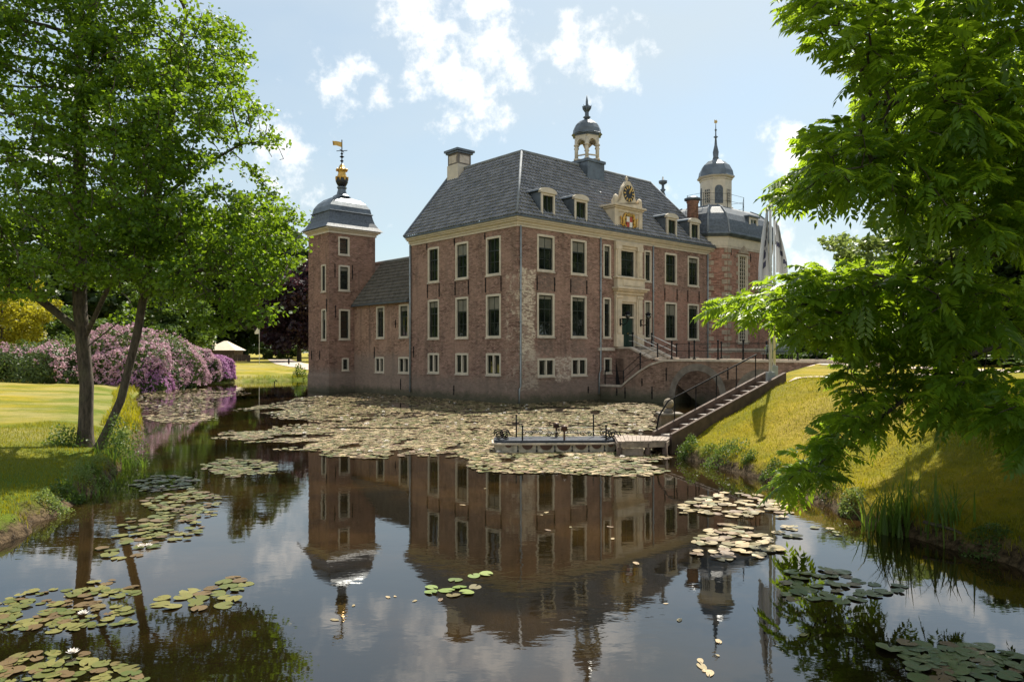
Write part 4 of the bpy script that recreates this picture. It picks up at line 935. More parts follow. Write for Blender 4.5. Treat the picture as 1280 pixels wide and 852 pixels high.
for x in (SU0 + .35, SU1 - .1):
    b = MB()
    for h in (.85, .45): b.tube([(x, -.9, 3.5 + h), (x, -1.25, 3.48 + h), (x, -3.3, 2.68 + h)], .03, 8)
    b.build('handrail', M['steel'], es)
    for w_, z in ((1.2, 3.45), (3.3, 2.68)):
        b = MB(); b.tube([(x, -w_, z), (x, -w_, z + 1.0)], .045, 8); b.lathe([(.02, -.08), (.08, 0), (.02, .08)], (x, -w_, z + 1.03), 10); b.build('rail_post', M['iron'], es)
# wall lanterns beside the door
for q, lab in ((-1, 'black scrolled wall lantern with round lamp on the left jamb of the front door'), (1, 'black scrolled wall lantern with round lamp on the right jamb of the front door')):
    ln2 = hthing('wall_lantern', lab, 'lantern', (PC + q * 1.12, -.27, 5.25), 'lanterns beside the front door')
    x = PC + q * 1.12
    b = MB(); b.box(x - .06, x + .06, -.31, -.265, 5.0, 5.5); b.tube([(x, -.3, 5.2), (x, -.5, 5.05), (x, -.8, 5.15), (x, -.95, 5.35), (x, -.95, 5.5)], .03, 6); b.tube([(x, -.3, 5.4), (x, -.45, 5.5), (x, -.6, 5.4), (x, -.5, 5.3)], .02, 6); b.build('bracket', M['iron'], ln2)
    b = MB(); b.lathe([(.06, 5.5), (.15, 5.55), (.2, 5.68), (.15, 5.82), (.04, 5.88)], (x, -.95, 0), 14); b.build('globe', M['glass'], ln2)
    b = MB(); b.lathe([(.24, 5.83), (.16, 5.92), (.04, 6.0)], (x, -.95, 0), 14); b.build('lamp_hood', M['iron'], ln2)
# bench on the bridge
be = hthing('park_bench', 'grey green slatted bench with dark iron legs on the bridge by the far railing', 'bench', (12.6, -10.2, 2.66))
b = MB()
for k in range(4): b.box(12.3 + k * .13, 12.41 + k * .13, -11.2, -9.2, 3.08, 3.12)
b.build('seat', M['benchgreen'], be)
b = MB()
for k in range(3): b.box(12.86 + k * .03, 12.89 + k * .03, -11.2, -9.2, 3.2 + k * .16, 3.33 + k * .16)
b.build('backrest', M['benchgreen'], be)
for y in (-11.05, -9.35):
    b = MB(); b.tube([(12.33, y, 2.66), (12.35, y, 3.08), (12.8, y, 3.07), (12.96, y, 3.65)], .03, 6); b.tube([(12.85, y, 2.66), (12.8, y, 3.07)], .03, 6); b.build('leg', M['iron'], be)

# ------------------------------------------------------------ dock, garden steps, stone pier, flagpoles, ferry
dk = thing('landing_stage', 'small wooden landing stage of weathered planks at the foot of the garden steps', 'landing stage', (4.1, 23.6, 0))
b = MB()
x = -.95
dkP = [Vector((3.22, 22.55)), Vector((4.75, 22.75)), Vector((5.2, 24.0)), Vector((3.35, 24.35))]
npl = 13
for k in range(npl):
    a0 = dkP[0].lerp(dkP[1], (k + .04) / npl); a1 = dkP[0].lerp(dkP[1], (k + .96) / npl); c0 = dkP[3].lerp(dkP[2], (k + .04) / npl); c1 = dkP[3].lerp(dkP[2], (k + .96) / npl); z = .47 + random.uniform(-.006, .006)
    b.hexa([(p.x - 4.1, p.y - 23.6, zz) for zz in (z - .05, z) for p in (a0, a1, c1, c0)])
b.build('planking', M['deckwood'], dk)
b = MB(); o2 = Vector((4.1, 23.6))
for i in range(4):
    p, q = dkP[i] - o2, dkP[(i + 1) % 4] - o2; d = (q - p).normalized(); n_ = Vector((d.y, -d.x))
    b.hexa([(v.x, v.y, zz) for zz in (.27, .415) for v in (p - n_ * .05, q - n_ * .05, q + n_ * .015, p + n_ * .015)])
b.build('fascia', M['deckwood'], dk)
for i, p in enumerate(dkP + [dkP[0].lerp(dkP[1], .62)]):
    p = p - o2; p = p * .93; b = MB(); b.tube([(p.x, p.y, -1), (p.x, p.y, .4)], .09, 8); b.build('pile', M['darkwood'], dk)
b = MB(); b.box(-.75, -.1, -.98, -.93, -.3, .25); b.build('end_board', M['deckwood'], dk)
S0, S1 = Vector((5.0, 23.75, .45)), Vector((9.1, 26.0, 2.2))
gs = thing('garden_steps', 'narrow flight of steps with dark stringers and one iron handrail running up the grassy bank', 'steps', S0)
dv = S1 - S0; hd = Vector((dv.x, dv.y, 0)); hl = hd.length; hd.normalize(); sd = Vector((-hd.y, hd.x, 0))
for q in (-.42, .42):
    c0 = sd * q; b = MB(); t = sd * .06
    e0, e1 = Vector((0, 0, 0)) - hd * .25 - Vector((0, 0, .1)), dv + hd * .2 + Vector((0, 0, .02))
    b.hexa([c0 + e0 - t - Vector((0, 0, .55)), c0 + e1 - t - Vector((0, 0, .6)), c0 + e1 + t - Vector((0, 0, .6)), c0 + e0 + t - Vector((0, 0, .55)), c0 + e0 - t + Vector((0, 0, .26)), c0 + e1 - t + Vector((0, 0, .26)), c0 + e1 + t + Vector((0, 0, .26)), c0 + e0 + t + Vector((0, 0, .26))])
    b.build('stringer', M['darkwood'], gs)
ns = 12
for k in range(ns):
    f0 = k / ns; c_ = dv * ((k + .5) / ns); c_.z = dv.z * (k + .5) / ns - .02
    b = MB(); b.obox(c_, hd * (hl / ns / 2 - .02), sd * .355, (0, 0, .03)); b.build('tread', M['tread'], gs)
    b = MB(); b.obox(c_ + hd * (hl / ns / 2) + Vector((0, 0, .07)), hd * .02, sd * .355, (0, 0, .1)); b.build('riser', M['darkwood'], gs)
b = MB(); off = sd * .54
hp = [(-.02, .0), (.02, .62)] + [(q, .95) for q in np.linspace(.1, .97, 8)]
b.tube([dv * q + off + Vector((0, 0, h)) for q, h in hp], .028, 8)
for q in (.16, .36, .56, .76, .96): b.tube([dv * q + off - Vector((0, 0, .3)), dv * q + off + Vector((0, 0, .95))], .02, 6)
b.build('handrail', M['iron'], gs)
pr = thing('stone_pier', 'square brick pier crowned by a stone ball at the foot of the bank', 'pier', (5.75, 27.2, 0))
b = MB(); b.loft([rect_ring(-.3, .42, -.4, .4, -.8), rect_ring(-.36, .42, -.4, .4, .88)]); b.build('pier_body', M['brick_bridge'], pr)
b = MB(); b.box(-.4, .46, -.44, .44, .88, .96); b.lathe([(.2, .96), (.14, 1.06), (.1, 1.12)], n=14); b.build('pier_cap', M['greystone'], pr)
b = MB(); b.lathe([(.02, 1.1)] + [(.19 * math.sin(t), 1.3 - .19 * math.cos(t)) for t in np.linspace(.3, 2.9, 9)] + [(.01, 1.49)], n=18); b.build('stone_ball', M['balls'], pr)
def flagpole(loc, h, label):
    o = thing('flagpole', label, 'flagpole', loc, 0, 'flagpoles on the bank')
    b = MB(); b.tube([(0, 0, 0), (0, 0, h)], [.06, .042], 10); b.build('pole', M['steel'], o)
    b = MB(); b.lathe([(.03, h - .04), (.13, h), (.14, h + .06), (.02, h + .1)], n=12); b.build('pole_cap', M['zinc'], o)
    b = MB(); b.box(-.13, .13, -.1, .1, -.2, .55); b.build('pole_foot', M['zinc'], o)
fz = gz(9.0, 25.6)
flagpole((9.0, 25.8, fz), 8.62 - fz, 'pale metal flagpole standing at the head of the garden steps')
fz2 = gz(11.0, 31.0)
flagpole((11.15, 31.5, fz2), 9.2 - fz2, 'pale metal flagpole farther back, half hidden by leaves')
def flag(name, loc, top, bot, w0, w1, label, ink, seed, sgn=-1):
    """drooping flag: cloth gathered towards the hoist, with vertical folds"""
    nu, nv = 26, 30; V = []; r = random.Random(seed)
    for j in range(nv + 1):
        t = j / nv; z = top + (bot - top) * t; wd = w0 + (w1 - w0) * math.sin(t * 1.75)
        for i in range(nu + 1):
            s = i / nu
            V.append((sgn * (s * wd + .06) , .13 * math.sin(s * 19 + t * 2.5 + seed) * (.4 + s) + .05 * math.sin(s * 6 + t * 5), z - .5 * s * s * (1 - t * .3) - .03 * math.sin(s * 13)))
    Fc = [(j * (nu + 1) + i, j * (nu + 1) + i + 1, (j + 1) * (nu + 1) + i + 1, (j + 1) * (nu + 1) + i) for j in range(nv) for i in range(nu)]
    me = np_mesh(name, V, Fc, np.zeros(len(Fc)), smooth=True); o = link_mesh(name, me, [M['flag'], M['flagink']]); o.location = loc
    mi = np.zeros(len(Fc), np.int32)
    for k, (j, i) in enumerate((j, i) for j in range(nv) for i in range(nu)):
        if ink(i / nu, j / nv): mi[k] = 1
    me.polygons.foreach_set('material_index', mi)
    return tag(o, label, 'flag', 'flags on the flagpoles')
def ink1(s, t): return .35 < s < .75 and .22 < t < .62 and (int(t * 30) % 4 != 0) and ((int(s * 26) + int(t * 9)) % 4 != 0)
def ink2(s, t): return abs(t - .38 - .35 * s) < .05 and .15 < s < .9
flag('flag', (9.0, 25.8, 0), 8.35, 5.0,   .1, .34, 'white flag with dark lettering hanging limp from the nearer flagpole', ink1, 1)
flag('flag', (11.15, 31.5, 0), 8.8, 6.6, .1, .48, 'white flag with a grey stripe hanging from the farther flagpole', ink2, 4, 1)
# rope ferry
fy = thing('rope_ferry', 'flat navy decked ferry with brown roundels and iron scrolls moored at the landing stage', 'boat', (1.36, 24.0, 0), R(2.5)); fy.scale = (1, 1, .86)
def hull(z0, z1, grow=0): 
    pts = [(-1.98, -.35), (-1.7, -.5), (1.7, -.5), (2.0, -.38), (2.0, .38), (1.7, .5), (-1.7, .5), (-1.98, .35)]
    return [[(x * (1 - .08 * (z == z0)) + 0, y * 1.1, z) for x, y in pts] for z in (z0, z1)]
b = MB(); b.loft(hull(-.12, .30)); b.build('hull', M['hull'], fy)
b = MB(); b.loft([[(x * 1.02, y * 1.13, z) for x, y, _ in hull(0, 1)[1]] for z in (.302, .36)]); b.build('gunwale', M['coping'], fy)
b = MB(); b.loft([[(x * .98, y * 1.0, z) for x, y, _ in hull(0, 1)[1]] for z in (.362, .45)]); b.build('deck', M['boatnavy'], fy)
for k, (x, r_) in enumerate(((-1.5, .1), (-.9, .17), (-.3, .2), (.25, .22), (.8, .18), (1.3, .16), (1.75, .09))):
    b = MB(); b.prism([(x + r_ * math.cos(t), .298 - r_ * math.sin(t)) for t in np.linspace(0, math.pi, 14)], lambda s, o, z: (s, -.545 - o, z), .0, .03); b.build('roundel', M['boatbrown'], fy)
for x in (-1.2, -.6, -.03, .52, 1.05, 1.55):
    b = MB(); b.lathe([(.02, .04), (.035, .08), (.012, .13), (.02, .26)], (x, -.57, 0), 8); b.build('tassel', M['black'], fy)
for x, y, h in ((-1.2, .42, 1.28), (1.35, .42, 1.28), (-1.05, -.48, .98), (1.62, -.48, .98)):
    b = MB(); b.tube([(x, y, .4), (x, y, h)], .024, 8); b.lathe([(.01, -.04), (.04, 0), (.01, .04)], (x, y, h), 8); b.build('post', M['iron'], fy)
for y, zz, x0, x1 in ((.42, (.62, .82), -1.2, 1.35), (-.48, (.6, .78), -1.05, 1.62)):
    b = MB()
    for z in zz: b.tube([(x0, y, z), ((x0 + x1) / 2, y, z - .02), (x1, y, z)], .008, 5)
    b.build('rail', M['steel'], fy)
def spiral(b, cx, y, cz, r0, turns, sg=1, rad=.02):
    pts = [(cx + sg * r0 * (1 - .8 * t) * math.cos(6.28 * turns * t), y, cz + r0 * (1 - .8 * t) * math.sin(6.28 * turns * t)) for t in np.linspace(0, 1, 26)]
    b.tube(pts, rad, 5)
for cx, sg in ((-1.78, -1), (1.68, 1), (1.95, 1), (-1.6, 1)):
    for y in (-.3, .3):
        b = MB(); spiral(b, cx, y, .62 if abs(cx) < 1.9 else .58, .17, 1.7, sg); b.tube([(cx - sg * .15, y, .42), (cx + sg * .12, y, .5)], .02, 5); b.build('scroll', M['iron'], fy)
for x, y in ((-.62, .42), (-.2, -.48), (.2, .42), (.55, .42), (.9, -.2), (-.95, .2)):
    b = MB(); spiral(b, x, y, .66, .1, 1.5, 1, .014); spiral(b, x + .22, y, .64, .09, 1.5, -1, .014); b.build('rail_ornament', M['iron'], fy)
for x, y in ((.12, .42), (.28, -.48)):
    b = MB(); b.tube([(x, y, .42), (x, y, .8)], .03, 6); b.lathe([(.02, .78), (.12, .82), (.09, .92), (.12, .95), (.02, 1.0)], (x, y, 0), 8); b.build('bollard', M['boatbrown'], fy)

# ------------------------------------------------------------ foliage helpers
def unit(v): return v / (np.linalg.norm(v, axis=-1, keepdims=True) + 1e-9)
def leaves(pts, nrm, size, aspect=.62, r=rng, droop=0., fold=.25):
    """one folded leaf (two triangles) per point; returns verts, faces"""
    n = len(pts); size = np.broadcast_to(np.asarray(size, float), (n,))[:, None]
    d = r.normal(size=(n, 3)); d -= nrm * (d * nrm).sum(1, keepdims=True); d = unit(d); d[:, 2] -= droop; d = unit(d)
    sd_ = unit(np.cross(nrm, d)); up_ = unit(np.cross(d, sd_))
    L_ = d * size; Wd = sd_ * size * aspect / 2; fo = up_ * size * fold * aspect
    v = np.stack([pts - L_ * .5, pts + Wd - L_ * .05 + fo * .5, pts + L_ * .5, pts - Wd - L_ * .05 + fo * .5], 1).reshape(-1, 3)
    i = np.arange(n)[:, None] * 4
    return v, np.concatenate([i + [0, 1, 2], i + [0, 2, 3]], 0)
def tone2(n, r=rng, pts=None, s=.8, seed=1):
    t = r.random(n) * .6
    if pts is not None: t += .4 * (.5 + .5 * np.clip(snoise(pts, s, seed), -1, 1))
    return np.concatenate([t, t])
def grow(attr, trunks, step=.32, kill=.55, infl=2.2, iters=170, bias=(0, 0, .12)):
    pos = []; par = []
    for tr in trunks:
        tr = np.asarray(tr, float); prev = tr[0]; 
        start = len(pos)
        pos.append(tr[0]); par.append(-1)
        for q in tr[1:]:
            n = max(1, int(np.linalg.norm(q - prev) / step))
            for k in range(1, n + 1): pos.append(prev + (q - prev) * k / n); par.append(len(pos) - 2)
            prev = q
    A = np.asarray(attr, float); alive = np.ones(len(A), bool)
    P = [np.array(p) for p in pos]
    D = np.full(len(A), 1e9); near = np.zeros(len(A), int)
    new = list(range(len(P))); bias = np.array(bias)
    for it in range(iters):
        for c0 in range(0, len(new), 64):
            ids = new[c0:c0 + 64]; X = np.array([P[i] for i in ids])
            d = np.linalg.norm(A[:, None] - X[None], axis=2); j = d.argmin(1); dm = d[np.arange(len(A)), j]
            u = dm < D; D[u] = dm[u]; near[u] = np.array(ids)[j[u]]
        alive &= D > kill
        act = alive & (D < infl)
        if not act.any():
            if not alive.any(): break
            act = alive & (D <= D[alive].min() + .2)
        new = []
        for i in np.unique(near[act]):
            s_ = act & (near == i); v = unit(A[s_] - P[i]).mean(0) + bias * .6 + rng.normal(0, .12, 3)
            q = P[i] + v / (np.linalg.norm(v) + 1e-9) * step
            P.append(q); par.append(int(i)); new.append(len(P) - 1)
        if len(P) > 24000: break
    return np.array(P), np.array(par)
def branch_mesh(name, P, par, tip=.012, power=2.3, sides=6, maxr=None, flare=None):
    n = len(P); acc = np.zeros(n); child = np.zeros(n, int)
    order = np.arange(n)[::-1]
    big = np.full(n, -1); bigv = np.zeros(n)
    r = np.zeros(n)
    for i in order:
        r[i] = max(tip, acc[i] ** (1 / power)) if acc[i] > 0 else tip
        if maxr is not None: r[i] = min(r[i], maxr)
        p = par[i]
        if p >= 0:
            acc[p] += r[i] ** power; child[p] += 1
            if r[i] > bigv[p]: bigv[p] = r[i]; big[p] = i
    if flare is not None: r = flare(P, r)
    dirs = np.zeros((n, 3)); h = par >= 0
    dirs[h] = P[h] - P[par[h]]; 
    for i in np.where(~h)[0]: dirs[i] = P[big[i]] - P[i] if big[i] >= 0 else (0, 0, 1)
    hb = big >= 0; dd_ = dirs.copy(); dd_[hb] = unit(dirs[hb]) + unit(P[big[hb]] - P[hb]); dd_ = unit(dd_)
    def frames(d):
        ref = np.where(np.abs(d[:, 2:3]) > .97, np.array([[1., 0, 0]]), np.array([[0, 0, 1.]]))
        ref = np.broadcast_to(np.array([.31, .95, .02]), d.shape); a_ = unit(np.cross(d, ref)); return a_, np.cross(d, a_)
    th = np.linspace(0, 2 * np.pi, sides, endpoint=False)
    def ring(p, d, rr):
        a_, b_ = frames(d); return p[:, None] + rr[:, None, None] * (np.cos(th)[None, :, None] * a_[:, None] + np.sin(th)[None, :, None] * b_[:, None])
    R0 = ring(P, dd_, r)
    kids = np.where(h)[0]; main = big[par[kids]] == kids
    side = kids[~main]; R1 = ring(P[par[side]], unit(dirs[side]), r[side] * 1.1)
    V = np.concatenate([R0.reshape(-1, 3), R1.reshape(-1, 3)])
    k = np.arange(sides); k2 = (k + 1) % sides
    def quads(a_, b_): return np.stack([a_[:, None] + k, a_[:, None] + k2, b_[:, None] + k2, b_[:, None] + k], -1).reshape(-1, 4)
    mk = kids[main]
    Fc = np.concatenate([quads(par[mk] * sides, mk * sides), quads(n * sides + np.arange(len(side)) * sides, side * sides)])
    return np_mesh(name, V, Fc, smooth=True), r, child
def px3(px, py, d): return np.array([(px - 640) / F * d, d, CZ + (HZ - py) / F * d])
def ellipsoid_pts(c, rad, n, r=rng):
    v = r.normal(size=(n, 3)); v = unit(v) * (r.random((n, 1)) ** .36); return np.asarray(c) + v * np.asarray(rad)

# ------------------------------------------------------------ the two trees on the left bank
def alder(label, base, trunk, blobs, nat, per, seed, lsize=.135, tip=.010, maxr=.27):
    r = np.random.default_rng(seed); global rng; rng = r
    A = []
    tot = sum(b_[3] * b_[4] * b_[5] for b_ in blobs)
    for (px, py, d, rx, rz_, ry) in blobs:
        A.append(ellipsoid_pts(px3(px, py, d), (rx, ry, rz_), int(nat * rx * rz_ * ry / tot), r))
    A = np.concatenate(A); A = A[snoise(A, 1.15, seed) > -.34]
    P, par = grow(A, trunk, .3, .4, 2.4)
    bz = P[0][2]
    me, rad, ch = branch_mesh('trunk', P, par, tip, 2.1, 6, maxr, lambda P_, r_: r_ * (1 + .55 * np.exp(-np.maximum(P_[:, 2] - bz, 0) / .35)))
    t = thing('deciduous_tree', label, 'tree', base)
    o = link_mesh('trunk', me, M['bark'], t); me.transform(Matrix.Translation(-Vector(base)))
    tips = np.where(rad < .05)[0]; tips = tips[P[tips, 2] > 3.0]
    tips = tips[r.random(len(tips)) < .5]; c = np.repeat(P[tips], per, 0); n = len(c)
    pts = c + r.normal(size=(n, 3)) * (.20, .20, .10)
    nr = unit(r.normal(size=(n, 3)) * .75 + (0, 0, .8)); v, f = leaves(pts, nr, r.uniform(.7, 1.25, n) * lsize, .8, r, .25)
    me = np_mesh('crown', v - np.array(base), f, tone2(n, r, pts, 1.3, seed)); link_mesh('crown', me, M['leaf_alder'], t)
    return t, n
zA = gz(-12.45, 21.6)
bA = (-12.45, 21.6, zA - .08); bB = (-11.95, 21.45, zA - .08)
_, n1 = alder('tall tree with upright trunk, left one of the pair growing together on the left bank', bA,
      [[bA, (-12.4, 21.6, 2.2), (-12.6, 21.6, 4.5), (-12.75, 21.8, 7.5), (-12.8, 22, 10.5), (-12.9, 22.0, 13)],
       [(-12.45, 21.6, 3.6), (-11.3, 20.9, 5.2), (-10.4, 20.4, 6.2)], [(-12.5, 21.6, 3.7), (-13.9, 21.2, 5.0), (-15.2, 20.6, 6.2)], [(-12.4, 21.55, 3.3), (-11.2, 21.9, 4.4), (-9.4, 22.3, 5.1), (-8.2, 22.4, 5.2)]],
      [(70, 120, 21.6, 3.4, 4.2, 3.2), (20, 290, 21.2, 2.3, 2.3, 2.6), (130, 310, 21, 2.0, 1.5, 2.2), (-90, 210, 21.5, 2.6, 3.6, 2.8), (100, 200, 20.5, 1.3, 3.6, .5), (105, 260, 19.6, 2.6, 2.6, 1.3), (60, 350, 20, 2.2, 1.0, 1.6), (150, 190, 19.5, 2.4, 3, 1.3), (-40, 330, 20.5, 1.8, 1.6, 2), (90, -70, 22, 2.9, 2.6, 2.6), (10, 20, 21.5, 2.6, 2.6, 2.6)], 8600, 44, 3)
_, n2 = alder('leaning tree with slanted trunk, right one of the pair growing together on the left bank', bB,
      [[bB, (-11.35, 21.5, 1.8), (-10.9, 21.5, 3.6), (-10.55, 21.5, 5.6), (-10.35, 21.7, 8), (-10.0, 21.9, 10.5), (-9.8, 22, 12.6)],
       [(-10.7, 21.5, 4.7), (-9.5, 21, 5.4), (-8.0, 20.8, 5.6), (-7.0, 20.6, 5.0)], [(-10.4, 21.7, 7.6), (-9.0, 21.6, 8.6), (-7.9, 21.5, 9.2), (-7.2, 21.5, 9.3)], [(-9.3, 20.95, 5.4), (-8.2, 20.7, 4.7), (-7.4, 20.6, 3.8)], [(-10.5, 21.6, 6.2), (-9.2, 21.5, 6.9), (-7.6, 21.4, 7.2)]],
      [(220, 110, 21.8, 2.1, 3.5, 2.5), (265, 260, 21.5, 2.0, 2.2, 2.7), (315, 345, 21.2, 1.25, 1.5, 2.0), (345, 385, 21, .8, .9, 1.2), (325, 430, 20.7, .5, .8, .8), (290, 405, 20.6, .9, .6, .9), (210, 300, 21.2, 1.7, 1.8, 2.2), (240, -20, 22, 1.5, 2.2, 2.0), (170, 30, 22, 1.6, 2.2, 2.2), (250, 370, 20.6, 1.3, .9, 1.3), (195, 220, 20.5, 1.1, 3.0, .5), (330, 300, 21.4, 1.2, 1.7, 2), (300, 200, 21.6, 1.2, 2.2, 2), (345, 410, 20.6, .7, .8, 1), (190, 340, 19.8, 1.6, .9, 1.2)], 7400, 46, 8)

# ------------------------------------------------------------ the overhanging tree on the right (pinnate leaves)
def pinnate(base, dirs, size, r):
    """compound leaves: leaflets paired along a drooping stalk"""
    n = len(base); npair = 6; V = []; Fc = []; T = []
    d = unit(dirs); sd_ = unit(np.cross(d, np.array([0, 0, 1.]) + r.normal(0, .35, (n, 3)))); up_ = np.cross(sd_, d)
    size = size[:, None]
    pts, ax, nr, sz = [], [], [], []
    for k in range(npair + 1):
        t = .22 + .78 * k / npair
        p = base + d * size * t - np.array([0, 0, 1.]) * size * (.34 * t * t)
        tan = unit(d - np.array([0, 0, 1.]) * .68 * t)
        sc_ = .36 * math.sin(math.pi * (.22 + .6 * k / npair)) + .06
        for sg in ((-1, 1) if k < npair else (0,)):
            a_ = unit(tan * (.55 if sg else 1) + sd_ * sg * .85 - np.array([0, 0, .22]) + r.normal(0, .07, (n, 3)))
            pts.append(p); ax.append(a_); nr.append(up_); sz.append(size * sc_)
    p = np.concatenate(pts); a_ = np.concatenate(ax); nn = np.concatenate(nr); s_ = np.concatenate(sz)
    w_ = unit(np.cross(nn, a_)) * s_ * .2; up2 = unit(np.cross(a_, w_)) * s_ * .05
    tipd = a_ * s_ - np.array([0, 0, 1.]) * s_ * .12
    v = np.stack([p, p + a_ * s_ * .42 + w_ - up2 * -1, p + tipd, p + a_ * s_ * .42 - w_ + up2], 1).reshape(-1, 3)
    i = np.arange(len(p))[:, None] * 4
    return v, np.concatenate([i + [0, 1, 2], i + [0, 2, 3]], 0), len(p)
rng = np.random.default_rng(21)
RT = (13.3, 12.6, gz(13.3, 12.6) - .1)
polys = [   # leafy masses: (outline in photo pixels, near depth, far depth, weight)
    ([(985, 8), (1010, 42), (1062, 75), (1085, 105), (1075, 128), (1120, 122), (1170, 140), (1290, 160), (1400, 170), (1400, -120), (1000, -120)], 9.5, 13.0, 1250),
    ([(1015, 160), (1062, 148), (1110, 165), (1170, 150), (1290, 165), (1400, 180), (1400, 310), (1240, 310), (1160, 275), (1100, 245), (1050, 240), (985, 258), (965, 245), (1005, 212), (1012, 185)], 9.5, 13.0, 1100),
    ([(888, 380), (910, 370), (965, 352), (1025, 335), (1090, 328), (1140, 345), (1180, 330), (1290, 350), (1290, 430), (1190, 420), (1100, 425), (1040, 440), (1000, 420), (950, 398), (905, 385)], 10.5, 14.0, 1250),
    ([(1030, 425), (1120, 420), (1200, 420), (1200, 455), (1140, 500), (1100, 540), (1070, 560), (1030, 600), (992, 615), (975, 600), (1000, 568), (1035, 535), (1055, 500), (1050, 460)], 11.0, 13.6, 560),
    ([(1110, 450), (1190, 460), (1240, 480), (1210, 505), (1245, 530), (1190, 532), (1140, 520), (1100, 500)], 10.5, 13, 420),
    ([(1230, 470), (1300, 460), (1400, 480), (1400, 560), (1300, 570), (1270, 560), (1235, 530)], 9.5, 12, 300)]
def in_poly(q, poly):
    x, y = q[:, 0], q[:, 1]; ins = np.zeros(len(q), bool)
    for (ax, ay), (bx, by) in zip(poly, poly[1:] + poly[:1]): ins ^= ((ay > y) != (by > y)) & (x < (bx - ax) * (y - ay) / ((by - ay) + 1e-9) + ax)
    return ins
A = []
for poly, d0, d1, nn in polys:
    pa = np.array(poly, float); q = rng.uniform(pa.min(0), pa.max(0), (nn * 5, 2)); q = q[in_poly(q, poly)][:nn]
    d = rng.uniform(d0, d1, len(q)); A.append(np.stack([(q[:, 0] - 640) / F * d, d, CZ + (HZ - q[:, 1]) / F * d], 1))
A.append(ellipsoid_pts((12.8, 16.8, 9.4), (5.0, 4.2, 3.3), 1500))
A.append(ellipsoid_pts((13.5, 12.5, 9.5), (4.2, 4.5, 4.5), 600)); 
A = np.concatenate(A); A = A[snoise(A, 1.5, 5) > -.5]
P, par = grow(A, [[RT, (13.1, 12.6, 4.5), (12.9, 12.5, 7), (12.7, 12.3, 10), (12.5, 12, 13)],
                  [(13.15, 12.6, 3.9), (11.0, 12.3, 4.9), (8.5, 12.1, 4.9), (6.2, 12.2, 4.4)], [(13.1, 12.6, 5.0), (10.8, 12.0, 6.6), (8.0, 11.6, 7.2), (5.6, 11.4, 7.0)],
                  [(12.9, 12.5, 7.0), (10.2, 11.8, 8.7), (7.2, 11.4, 9.3)], [(13.15, 12.6, 3.6), (10.5, 12.6, 3.9), (7.6, 12.6, 3.1), (5.6, 12.7, 1.5)], [(13.1, 12.6, 4.2), (11, 11, 4.3), (8.6, 10.4, 3.5)], [(12.9, 12.5, 7.2), (12.6, 14.5, 8.5), (12.4, 17, 9.3)]],   .24, .32, 1.8, 200, (0, 0, -.05))
me, rad, ch = branch_mesh('trunk', P, par, .008, 2.4, 7, .3)
rt = thing('spreading_tree', 'big spreading tree with long pinnate leaves overhanging the water from the right bank', 'tree', RT)
link_mesh('trunk', me, M['barkdark'], rt); me.transform(Matrix.Translation(-Vector(RT)))
tips = np.where((rad < .03) & (par >= 0))[0]
out = unit(P[tips] - P[par[tips]])
per = 5
base = np.repeat(P[tips], per, 0) + rng.normal(0, .05, (len(tips) * per, 3)); dr = np.repeat(out, per, 0) * .7 + rng.normal(0, .75, (len(base), 3)) * (1, 1, .4) + (-.25, -.15, .1)
v, f, nl = pinnate(base, dr, rng.uniform(.2, .5, len(base)), rng)
tn = np.tile(rng.random(len(base)), nl // len(base)) * .75 + rng.random(nl) * .25
link_mesh('crown', np_mesh('crown', v - np.array(RT), f, np.concatenate([tn, tn])), M['leaf_wingnut'], rt)
n3 = nl

# ------------------------------------------------------------ background trees and shrubs
def crown_mesh(name, seed, nclump=130, per=110, leaf=.05, cone=False, hollow=.55):
    """unit crown: width 1 (x,y in -.5..+.5), height 1 (z 0..1), made of many leaf clumps"""
    r = np.random.default_rng(seed)
    v = unit(r.normal(size=(nclump, 3))); rad = hollow + (1 - hollow) * r.random((nclump, 1)); c = v * rad * .5
    lump = 1 + .28 * snoise(v, 2.3, seed)[:, None]; c = c * lump; c[:, 2] += .5
    if cone: c[:, :2] *= (1.25 - 1.05 * c[:, 2:3])
    cr = r.uniform(.055, .13, nclump)
    pts = np.repeat(c, per, 0) + unit(r.normal(size=(nclump * per, 3))) * (np.repeat(cr, per)[:, None] * r.random((nclump * per, 1)) ** .4) * (1, 1, .75)
    nr = unit(r.normal(size=pts.shape) + (0, 0, .6)); v, f = leaves(pts, nr, r.uniform(.6, 1.3, len(pts)) * leaf, .75, r)
    t = np.repeat(r.random(nclump), per) * .5 + r.random(len(pts)) * .5
    return np_mesh(name, v, f, np.concatenate([t, t]))
CR = {}
def bg_tree(x, y, h, wd, mat, label, kind=0, trunk=.22, cat='tree', name='background_tree', group='trees beyond the moat', cone=False, leaf=.05):
    key = (mat, kind, cone, leaf)
    z = gz(x, y)
    t = thing(name, label, cat, (x, y, z), random.uniform(0, 6.28), group)
    if key not in CR:
        CR[key] = crown_mesh('crown', 31 + 7 * kind + len(CR), cone=cone, leaf=leaf); CR[key].materials.append(M[mat])
    o = bpy.data.objects.new('crown', CR[key]); col.objects.link(o); o.parent = t; o.location = (0, 0, h * trunk * .6); o.scale = (wd, wd, h * (1 - trunk * .6))
    if trunk > 0:
        b = MB(); rr = max(.1, h * .018); b.tube([(0, 0, -.3), (.1, 0, h * .2), (0, .15, h * .5), (.1, .1, h * .8)], [rr * 1.3, rr, rr * .7, rr * .25], 8)
        for k in range(5):
            an_ = k * 2.4; zz = h * (.28 + .09 * k); b.tube([(0, 0, zz), (wd * .16 * math.cos(an_), wd * .16 * math.sin(an_), zz + h * .09), (wd * .3 * math.cos(an_), wd * .3 * math.sin(an_), zz + h * .14)], [rr * .5, rr * .35, rr * .12], 6)
        b.build('trunk', M['barkdark'], t)
    return t
